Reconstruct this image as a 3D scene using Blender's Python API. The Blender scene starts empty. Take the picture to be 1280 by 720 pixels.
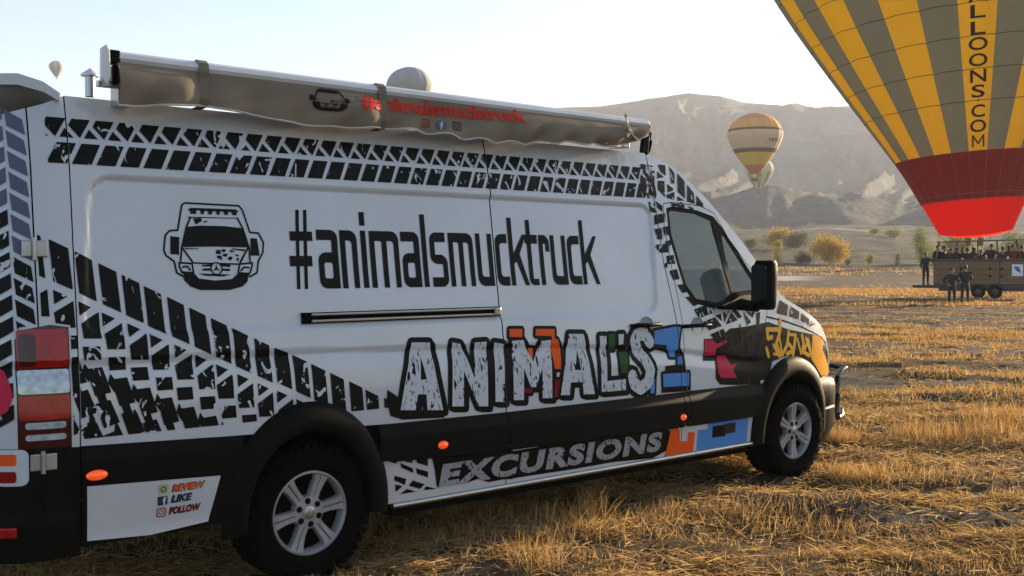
import bpy, bmesh, math, random
import numpy as np
from mathutils import Vector, Matrix
from mathutils.geometry import delaunay_2d_cdt
scn = bpy.context.scene
COL = scn.collection
R = math.radians
PI = math.pi

# ------------------------------------------------------------------ camera
YAW, PITCH = 0.86495621, -0.0214532
CAM = Vector((-2.8404, -5.9230, 1.6722))
cd = bpy.data.cameras.new('camera')
cam = bpy.data.objects.new('camera', cd); COL.objects.link(cam)
cd.sensor_width = 36.0; cd.lens = 1342.54/1280*36
cd.clip_start = 0.05; cd.clip_end = 20000
fw = Vector((math.cos(YAW)*math.cos(PITCH), math.sin(YAW)*math.cos(PITCH), math.sin(PITCH)))
cam.location = CAM
cam.rotation_euler = fw.to_track_quat('-Z', 'Y').to_euler()
scn.camera = cam
scn.render.resolution_x, scn.render.resolution_y = 1024, 576

# ------------------------------------------------------------------ light
SUN_AZ = R(2.0)        # world direction towards the sun, anticlockwise from +X
SUN_EL = R(11.5)
w = bpy.data.worlds.new('World'); scn.world = w; w.use_nodes = True
wt = w.node_tree; wt.nodes.clear()
wo = wt.nodes.new('ShaderNodeOutputWorld'); wb = wt.nodes.new('ShaderNodeBackground')
sky = wt.nodes.new('ShaderNodeTexSky'); sky.sky_type = 'NISHITA'; sky.sun_disc = False
sky.sun_elevation = SUN_EL; sky.sun_rotation = PI/2 - SUN_AZ
sky.air_density = 1.0; sky.dust_density = 2.0; sky.ozone_density = 1.6; sky.altitude = 1000
wb.inputs['Strength'].default_value = 0.10
wt.links.new(sky.outputs[0], wb.inputs[0]); wt.links.new(wb.outputs[0], wo.inputs[0])
sd = bpy.data.lights.new('sun', 'SUN'); sd.energy = 5.0; sd.angle = R(0.5); sd.color = (1.0, 0.77, 0.50)
so = bpy.data.objects.new('sun', sd); COL.objects.link(so)
sv = Vector((math.cos(SUN_AZ)*math.cos(SUN_EL), math.sin(SUN_AZ)*math.cos(SUN_EL), math.sin(SUN_EL)))
so.rotation_euler = sv.to_track_quat('Z', 'Y').to_euler(); so.location = (0, 0, 50)
vs = scn.view_settings
vs.view_transform = 'Standard'; vs.look = 'None'; vs.gamma = 1.0; vs.exposure = 1.72

F2 = Vector((math.cos(YAW), math.sin(YAW), 0)); R2 = Vector((math.sin(YAW), -math.cos(YAW), 0))
YAWR = math.atan2(R2.y, R2.x)
def at(lat, depth, z=0.0):                # metres right of / in front of where the camera stands
    p = CAM + R2*lat + F2*depth
    return Vector((p.x, p.y, z))

# ------------------------------------------------------------------ noise
rng = np.random.default_rng(7); random.seed(7)
_P = rng.random((256, 256))
def vnoise(x, y):
    x = np.asarray(x, float); y = np.asarray(y, float)
    xi = np.floor(x).astype(int); yi = np.floor(y).astype(int)
    fx = x-xi; fy = y-yi; fx = fx*fx*(3-2*fx); fy = fy*fy*(3-2*fy)
    a = _P[xi & 255, yi & 255]; b = _P[(xi+1) & 255, yi & 255]
    c = _P[xi & 255, (yi+1) & 255]; d = _P[(xi+1) & 255, (yi+1) & 255]
    return (a*(1-fx)+b*fx)*(1-fy)+(c*(1-fx)+d*fx)*fy
def fbm(x, y, o=4):
    s = 0; a = 1; t = 0
    for i in range(o):
        s = s+a*vnoise(x*2**i+17*i, y*2**i+31*i); t += a; a *= .5
    return s/t
def sst(a, b, x):
    t = np.clip((np.asarray(x, float)-a)/(b-a), 0, 1); return t*t*(3-2*t)

# ------------------------------------------------------------------ materials
def new_mat(name):
    m = bpy.data.materials.new(name); m.use_nodes = True
    return m, m.node_tree, m.node_tree.nodes['Principled BSDF']
def mat(name, col, rough=.5, metal=0., var=.08, scale=6., bump=0., coat=0., bscale=None, col2=None, spec=.5):
    m, t, b = new_mat(name)
    b.inputs['Specular IOR Level'].default_value = spec
    b.inputs['Roughness'].default_value = rough; b.inputs['Metallic'].default_value = metal
    b.inputs['Coat Weight'].default_value = coat; b.inputs['Coat Roughness'].default_value = .08
    tc = t.nodes.new('ShaderNodeTexCoord'); n = t.nodes.new('ShaderNodeTexNoise')
    n.inputs['Scale'].default_value = scale; n.inputs['Detail'].default_value = 5
    t.links.new(tc.outputs['Object'], n.inputs['Vector'])
    mx = t.nodes.new('ShaderNodeMix'); mx.data_type = 'RGBA'
    c2 = col2 if col2 else tuple(max(0, c*(1-var*3)) for c in col)
    mx.inputs[6].default_value = (*col, 1); mx.inputs[7].default_value = (*c2, 1)
    cr = t.nodes.new('ShaderNodeMapRange'); cr.inputs[1].default_value = .35; cr.inputs[2].default_value = .72
    t.links.new(n.outputs[0], cr.inputs[0]); t.links.new(cr.outputs[0], mx.inputs[0])
    t.links.new(mx.outputs[2], b.inputs['Base Color'])
    if bump:
        n2 = t.nodes.new('ShaderNodeTexNoise'); n2.inputs['Scale'].default_value = bscale or scale*6
        n2.inputs['Detail'].default_value = 4; t.links.new(tc.outputs['Object'], n2.inputs['Vector'])
        bp = t.nodes.new('ShaderNodeBump'); bp.inputs['Strength'].default_value = bump; bp.inputs['Distance'].default_value = .02
        t.links.new(n2.outputs[0], bp.inputs['Height']); t.links.new(bp.outputs[0], b.inputs['Normal'])
    return m
def print_mat(name, col, under, amount=.3, scale=(9, 9, 5), rough=.32, thresh=.62, speck=0.0):
    """vinyl print of one colour with worn flecks of the paint below"""
    m, t, b = new_mat(name)
    b.inputs['Roughness'].default_value = rough; b.inputs['Specular IOR Level'].default_value = .08
    tc = t.nodes.new('ShaderNodeTexCoord'); mp = t.nodes.new('ShaderNodeMapping'); mp.inputs['Scale'].default_value = scale
    t.links.new(tc.outputs['Object'], mp.inputs[0])
    n = t.nodes.new('ShaderNodeTexNoise'); n.inputs['Scale'].default_value = 1; n.inputs['Detail'].default_value = 3; n.inputs['Distortion'].default_value = 1.2
    t.links.new(mp.outputs[0], n.inputs['Vector'])
    g = t.nodes.new('ShaderNodeMapRange'); g.inputs[1].default_value = thresh; g.inputs[2].default_value = thresh+.012
    t.links.new(n.outputs[0], g.inputs[0])
    mx = t.nodes.new('ShaderNodeMix'); mx.data_type = 'RGBA'
    mx.inputs[6].default_value = (*col, 1); mx.inputs[7].default_value = (*under, 1)
    t.links.new(g.outputs[0], mx.inputs[0]); t.links.new(mx.outputs[2], b.inputs['Base Color'])
    return m
def cloth_mat(name, col, transl=.4, var=.1, scale=1.5, rough=.85):
    m, t, b = new_mat(name)
    b.inputs['Roughness'].default_value = rough
    tc = t.nodes.new('ShaderNodeTexCoord'); n = t.nodes.new('ShaderNodeTexNoise'); n.inputs['Scale'].default_value = scale
    t.links.new(tc.outputs['Object'], n.inputs['Vector'])
    mx = t.nodes.new('ShaderNodeMix'); mx.data_type = 'RGBA'
    mx.inputs[6].default_value = (*col, 1); mx.inputs[7].default_value = (*[c*(1-var*2) for c in col], 1)
    t.links.new(n.outputs[0], mx.inputs[0]); t.links.new(mx.outputs[2], b.inputs['Base Color'])
    tr = t.nodes.new('ShaderNodeBsdfTranslucent'); t.links.new(mx.outputs[2], tr.inputs[0])
    ms = t.nodes.new('ShaderNodeMixShader'); ms.inputs[0].default_value = transl
    t.links.new(b.outputs[0], ms.inputs[1]); t.links.new(tr.outputs[0], ms.inputs[2])
    t.links.new(ms.outputs[0], t.nodes['Material Output'].inputs[0])
    return m

M = {}
WHITE = (.50, .515, .55)
M['paint'] = mat('white_paint', WHITE, .35, 0, .05, 1.1, bump=.10, bscale=1.7, coat=1.)
M['paint'].node_tree.nodes['Bump'].inputs['Distance'].default_value = .05
M['cloth_dark'] = None
M['black_plastic'] = mat('black_plastic', (.006, .006, .0045), .5, 0, .1, 4, bump=.15, bscale=300, spec=.05)
M['rubber'] = mat('tyre_rubber', (.006, .0055, .005), .85, 0, .15, 9, bump=.3, bscale=120, spec=.02)
M['liner'] = mat('dark_liner', (.004, .004, .004), .95, spec=.05)
M['alloy'] = mat('alloy', (.34, .34, .36), .42, .4, .08, 12)
M['chrome'] = mat('chrome', (.42, .41, .39), .28, 1., .05, 8)
M['steel'] = mat('steel', (.45, .45, .45), .35, .8, .1, 8)
M['tread'] = print_mat('black_tread_print', (.006, .006, .005), WHITE, scale=(17, 17, 11), thresh=.632)
M['black'] = print_mat('black_print', (.006, .006, .005), WHITE, scale=(3, 3, 3), thresh=.9)
M['letter_grey'] = print_mat('scratched_white_print', (.50, .515, .55), (.006, .006, .005), scale=(46, 46, 15), thresh=.60)
M['letter_low'] = print_mat('scratched_grey_print', (.27, .275, .28), (.006, .006, .006), scale=(60, 60, 30), thresh=.60)
for k, c in dict(orange=(.72, .09, .015), orange2=(.80, .33, .02), maroon=(.16, .01, .02), green=(.02, .07, .02), blue=(.075, .22, .52),
                 red=(.50, .02, .06), gold=(.72, .35, .03), white=WHITE, brown=(.035, .022, .018), slate=(.10, .11, .17), pale_green=(.34, .38, .18), navy=(.02, .035, .07), darkred=(.22, .008, .008)).items():
    M[k] = print_mat(k+'_print', c, (.03, .03, .03), scale=(7, 7, 7), thresh=.80)
M['lamp_red'] = mat('red_lens', (.36, .004, .005), .15, 0, .1, 20, coat=.4, spec=.3)
M['lamp_dark'] = mat('dark_red_lens', (.05, .002, .003), .15, 0, .1, 20, coat=.4, spec=.3)
M['lamp_clear'] = mat('clear_lens', (.50, .55, .60), .1, .2, .15, 30, coat=.9)
M['amber'] = mat('amber_lens', (.9, .10, .01), .2, 0, .1, 30, coat=.6)
M['amber'].node_tree.nodes['Principled BSDF'].inputs['Emission Color'].default_value = (1, .10, .01, 1); M['amber'].node_tree.nodes['Principled BSDF'].inputs['Emission Strength'].default_value = .16
M['awning_cloth'] = cloth_mat('awning_cloth', (.32, .255, .185), .35, .2, 2.5)
M['awning_alu'] = mat('awning_aluminium', (.62, .62, .62), .35, .2, .05, 3)
M['strap'] = cloth_mat('strap_webbing', (.20, .165, .12), .15)
M['red_print'] = print_mat('red_letter_print', (.50, .03, .02), (.3, .28, .22), thresh=.9)
M['seat'] = mat('seat_fabric', (.05, .055, .06), .85)

def glass_mat(name, tint, mixf=.5):
    m, t, b = new_mat(name)
    b.inputs['Base Color'].default_value = (*tint, 1); b.inputs['Roughness'].default_value = .03
    b.inputs['Coat Weight'].default_value = 1.0
    tr = t.nodes.new('ShaderNodeBsdfTransparent'); tr.inputs[0].default_value = (.62, .70, .66, 1)
    ms = t.nodes.new('ShaderNodeMixShader'); ms.inputs[0].default_value = mixf
    t.links.new(b.outputs[0], ms.inputs[1]); t.links.new(tr.outputs[0], ms.inputs[2])
    t.links.new(ms.outputs[0], t.nodes['Material Output'].inputs[0])
    return m
M['glass'] = glass_mat('window_glass', (.20, .23, .22), .55)

# ------------------------------------------------------------------ object helpers
def tag(o, label=None, cat=None, group=None, kind=None):
    if label: o['label'] = label
    if cat: o['category'] = cat
    if group: o['group'] = group
    if kind: o['kind'] = kind
    return o
def thing(name, label, cat, loc=(0, 0, 0), rz=0., group=None):
    o = bpy.data.objects.new(name, None); COL.objects.link(o); o.empty_display_size = .2
    o.location = loc; o.rotation_euler = (0, 0, rz)
    return tag(o, label, cat, group)
def mesh_obj(name, verts, faces, mats, parent=None, mi=None, smooth=False):
    me = bpy.data.meshes.new(name); me.from_pydata([tuple(v) for v in verts], [], faces)
    if not isinstance(mats, (list, tuple)): mats = [mats]
    for m in mats: me.materials.append(m)
    if mi is not None: me.polygons.foreach_set('material_index', mi)
    if smooth: me.polygons.foreach_set('use_smooth', [True]*len(me.polygons))
    me.update()
    o = bpy.data.objects.new(name, me); COL.objects.link(o)
    if parent: o.parent = parent
    return o
class MB:
    def __init__(s): s.v = []; s.f = []; s.m = []
    def add(s, v, f, m=0):
        b = len(s.v); s.v += [tuple(p) for p in v]; s.f += [tuple(i+b for i in q) for q in f]; s.m += [m]*len(f); return s
    def box(s, c, d, rot=None, m=0, taper=1.0):
        x, y, z = d[0]/2, d[1]/2, d[2]/2
        P = [Vector((sx*x*(taper if sz > 0 else 1), sy*y*(taper if sz > 0 else 1), sz*z)) for sz in (-1, 1) for sx, sy in ((-1, -1), (1, -1), (1, 1), (-1, 1))]
        if rot is not None: P = [rot @ p for p in P]
        return s.add([p+Vector(c) for p in P], [(3, 2, 1, 0), (4, 5, 6, 7), (0, 1, 5, 4), (1, 2, 6, 5), (2, 3, 7, 6), (3, 0, 4, 7)], m)
    def tube(s, pts, r, n=8, m=0, cap=True, r2=None):
        pts = [Vector(p) for p in pts]; rings = []; up = Vector((0, 0, 1))
        for i, p in enumerate(pts):
            d = (pts[min(i+1, len(pts)-1)]-pts[max(i-1, 0)]).normalized()
            a = d.cross(up); a = a.normalized() if a.length > 1e-3 else Vector((1, 0, 0)); b = d.cross(a)
            rr = r if r2 is None else r+(r2-r)*i/(len(pts)-1)
            rings.append([p+rr*(a*math.cos(2*PI*k/n)+b*math.sin(2*PI*k/n)) for k in range(n)])
        v = [q for g in rings for q in g]; f = []
        for i in range(len(pts)-1):
            for k in range(n): f.append((i*n+k, i*n+(k+1) % n, (i+1)*n+(k+1) % n, (i+1)*n+k))
        if cap: f.append(tuple(range(n))[::-1]); f.append(tuple((len(pts)-1)*n+k for k in range(n)))
        return s.add(v, f, m)
    def lathe(s, prof, n=32, axis='Z', c=(0, 0, 0), m=0, a0=0., a1=2*PI):
        """prof: (r,h); axis Z or Y"""
        full = abs(a1-a0-2*PI) < 1e-6; k = n if full else n+1; v = []; f = []
        for r, h in prof:
            for i in range(k):
                a = a0+(a1-a0)*i/n
                if axis == 'Z': v.append((c[0]+r*math.cos(a), c[1]+r*math.sin(a), c[2]+h))
                else: v.append((c[0]+r*math.cos(a), c[1]+h, c[2]+r*math.sin(a)))
        for j in range(len(prof)-1):
            for i in range(n):
                i2 = (i+1) % k
                f.append((j*k+i, j*k+i2, (j+1)*k+i2, (j+1)*k+i))
        return s.add(v, f, m)
    def prism(s, poly, h0, h1, plane='XZ', m=0):
        n = len(poly)
        def P(p, h): return (p[0], h, p[1]) if plane == 'XZ' else ((p[0], p[1], h) if plane == 'XY' else (h, p[0], p[1]))
        v = [P(p, h0) for p in poly]+[P(p, h1) for p in poly]
        f = [tuple(range(n))[::-1], tuple(range(n, 2*n))]+[(i, (i+1) % n, n+(i+1) % n, n+i) for i in range(n)]
        return s.add(v, f, m)
    def build(s, name, mats, parent=None, smooth=False, bevel=0., seg=2):
        o = mesh_obj(name, s.v, s.f, mats, parent, s.m, smooth)
        bm = bmesh.new(); bm.from_mesh(o.data); bmesh.ops.recalc_face_normals(bm, faces=bm.faces); bm.to_mesh(o.data); bm.free()
        if smooth:
            md = o.modifiers.new('split', 'EDGE_SPLIT'); md.split_angle = R(38)
        if bevel:
            b = o.modifiers.new('bevel', 'BEVEL'); b.width = bevel; b.segments = seg; b.limit_method = 'ANGLE'; b.angle_limit = R(40)
        return o
def copy_tree(o, parent=None):
    c = o.copy(); COL.objects.link(c); c.parent = parent
    for ch in [x for x in bpy.data.objects if x.parent == o]: copy_tree(ch, c)
    return c

# ------------------------------------------------------------------ 2-D shapes
def in_poly(p, poly):
    x, y = p; c = False; j = len(poly)-1
    for i in range(len(poly)):
        a, b = poly[i], poly[j]
        if (a[1] > y) != (b[1] > y) and x < (b[0]-a[0])*(y-a[1])/(b[1]-a[1])+a[0]: c = not c
        j = i
    return c
def tri2d(solids, holes=()):
    vs_, es = [], []
    for pl in list(solids)+list(holes):
        b = len(vs_); n = len(pl); vs_ += [Vector((float(p[0]), float(p[1]))) for p in pl]; es += [(b+i, b+(i+1) % n) for i in range(n)]
    ov, oe, of = delaunay_2d_cdt(vs_, es, [], 0, 1e-5)[:3]
    bb = lambda P: (min(p[0] for p in P), min(p[1] for p in P), max(p[0] for p in P), max(p[1] for p in P))
    S = [(pl, bb(pl)) for pl in solids]; H = [(pl, bb(pl)) for pl in holes]
    out = []
    for t in of:
        q = [ov[i] for i in t]; c = (sum(p.x for p in q)/3, sum(p.y for p in q)/3)
        ins = lambda L: any(b[0] <= c[0] <= b[2] and b[1] <= c[1] <= b[3] and in_poly(c, pl) for pl, b in L)
        if ins(S) and not ins(H): out.append([(p.x, p.y) for p in q])
    return out
def clip_half(poly, axis, val, keep_less):
    out = []; n = len(poly)
    for i in range(n):
        a, b = poly[i], poly[(i+1) % n]
        da = (val-a[axis]) if keep_less else (a[axis]-val); db = (val-b[axis]) if keep_less else (b[axis]-val)
        if da >= 0: out.append(a)
        if (da > 0 and db < 0) or (da < 0 and db > 0):
            t = da/(da-db); out.append((a[0]+(b[0]-a[0])*t, a[1]+(b[1]-a[1])*t))
    return out if len(out) > 2 else []
def clip_line(poly, p, q):
    """keep the part left of p->q"""
    out = []; n = len(poly); d = lambda a: (q[0]-p[0])*(a[1]-p[1])-(q[1]-p[1])*(a[0]-p[0])
    for i in range(n):
        a, b = poly[i], poly[(i+1) % n]; da, db = d(a), d(b)
        if da >= 0: out.append(a)
        if da*db < 0:
            t = da/(da-db); out.append((a[0]+(b[0]-a[0])*t, a[1]+(b[1]-a[1])*t))
    return out if len(out) > 2 else []
def area(p): return abs(sum(p[i][0]*p[(i+1) % len(p)][1]-p[(i+1) % len(p)][0]*p[i][1] for i in range(len(p))))/2
def grid_cut(polys, axis, lines):
    import bisect
    out = []
    for p in polys:
        lo = min(a[axis] for a in p); hi = max(a[axis] for a in p)
        i0 = bisect.bisect_right(lines, lo+1e-7); i1 = bisect.bisect_left(lines, hi-1e-7)
        cur = p
        for i in range(i0, i1):
            a = clip_half(cur, axis, lines[i], True)
            if a and area(a) > 1e-9: out.append(a)
            cur = clip_half(cur, axis, lines[i], False)
            if not cur: break
        if cur and area(cur) > 1e-9: out.append(cur)
    return out
def stroke(pts, w, closed=False, w2=None):
    """thick polyline as a set of convex polygons"""
    out = []; n = len(pts)
    for i in range(n if closed else n-1):
        a, b = pts[i], pts[(i+1) % n]; dx, dy = b[0]-a[0], b[1]-a[1]; L = math.hypot(dx, dy) or 1e-6
        nx, ny = -dy/L*w/2, dx/L*w/2
        out.append([(a[0]+nx, a[1]+ny), (b[0]+nx, b[1]+ny), (b[0]-nx, b[1]-ny), (a[0]-nx, a[1]-ny)])
    for p in (pts if closed else pts[:]):
        out.append([(p[0]+w/2*math.cos(k*PI/4), p[1]+w/2*math.sin(k*PI/4)) for k in range(8)])
    return out
def fatten(polys, r):
    o = list(polys)
    for p in polys: o += stroke(p, 2*r, True)
    return o
def circ(c, r, n=16, ry=None):
    ry = ry or r
    return [(c[0]+r*math.cos(2*PI*k/n), c[1]+ry*math.sin(2*PI*k/n)) for k in range(n)]
def rrect(x0, y0, x1, y1, rad=.01, seg=4):
    rs = rad if isinstance(rad, (list, tuple)) else [rad]*4      # bl, br, tr, tl
    o = []
    for (cx, cy, a0), r in zip(((x0, y0, PI), (x1, y0, 1.5*PI), (x1, y1, 0), (x0, y1, .5*PI)), rs):
        if r <= 1e-6: o.append((cx, cy)); continue
        ux = cx+(r if cx == x0 else -r); uy = cy+(r if cy == y0 else -r)
        for k in range(seg+1):
            a = a0+k*PI/2/seg; o.append((ux+r*math.cos(a), uy+r*math.sin(a)))
    return o
def text_tris(body, size=1., sx=1., shear=0., bold=0., x=0., y=0., align='LEFT', spacing=1.):
    cu = bpy.data.curves.new('lettering', 'FONT'); cu.body = body; cu.size = size; cu.shear = shear; cu.offset = bold
    cu.space_character = spacing; cu.align_x = align; cu.fill_mode = 'BOTH'; cu.resolution_u = 4
    ob = bpy.data.objects.new('lettering', cu); COL.objects.link(ob)
    dg = bpy.context.evaluated_depsgraph_get(); me = ob.evaluated_get(dg).to_mesh()
    me.calc_loop_triangles()
    T = [[(x+me.vertices[i].co.x*sx, y+me.vertices[i].co.y) for i in t.vertices] for t in me.loop_triangles]
    ob.evaluated_get(dg).to_mesh_clear(); bpy.data.objects.remove(ob); bpy.data.curves.remove(cu)
    return [t for t in T if area(t) > 1e-9]
def fit_text(T, x0, x1, y0, y1):
    xs = [p[0] for t in T for p in t]; ys = [p[1] for t in T for p in t]
    a, b, c, d = min(xs), max(xs), min(ys), max(ys)
    return [[(x0+(p[0]-a)/(b-a)*(x1-x0), y0+(p[1]-c)/(d-c)*(y1-y0)) for p in t] for t in T]
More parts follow.
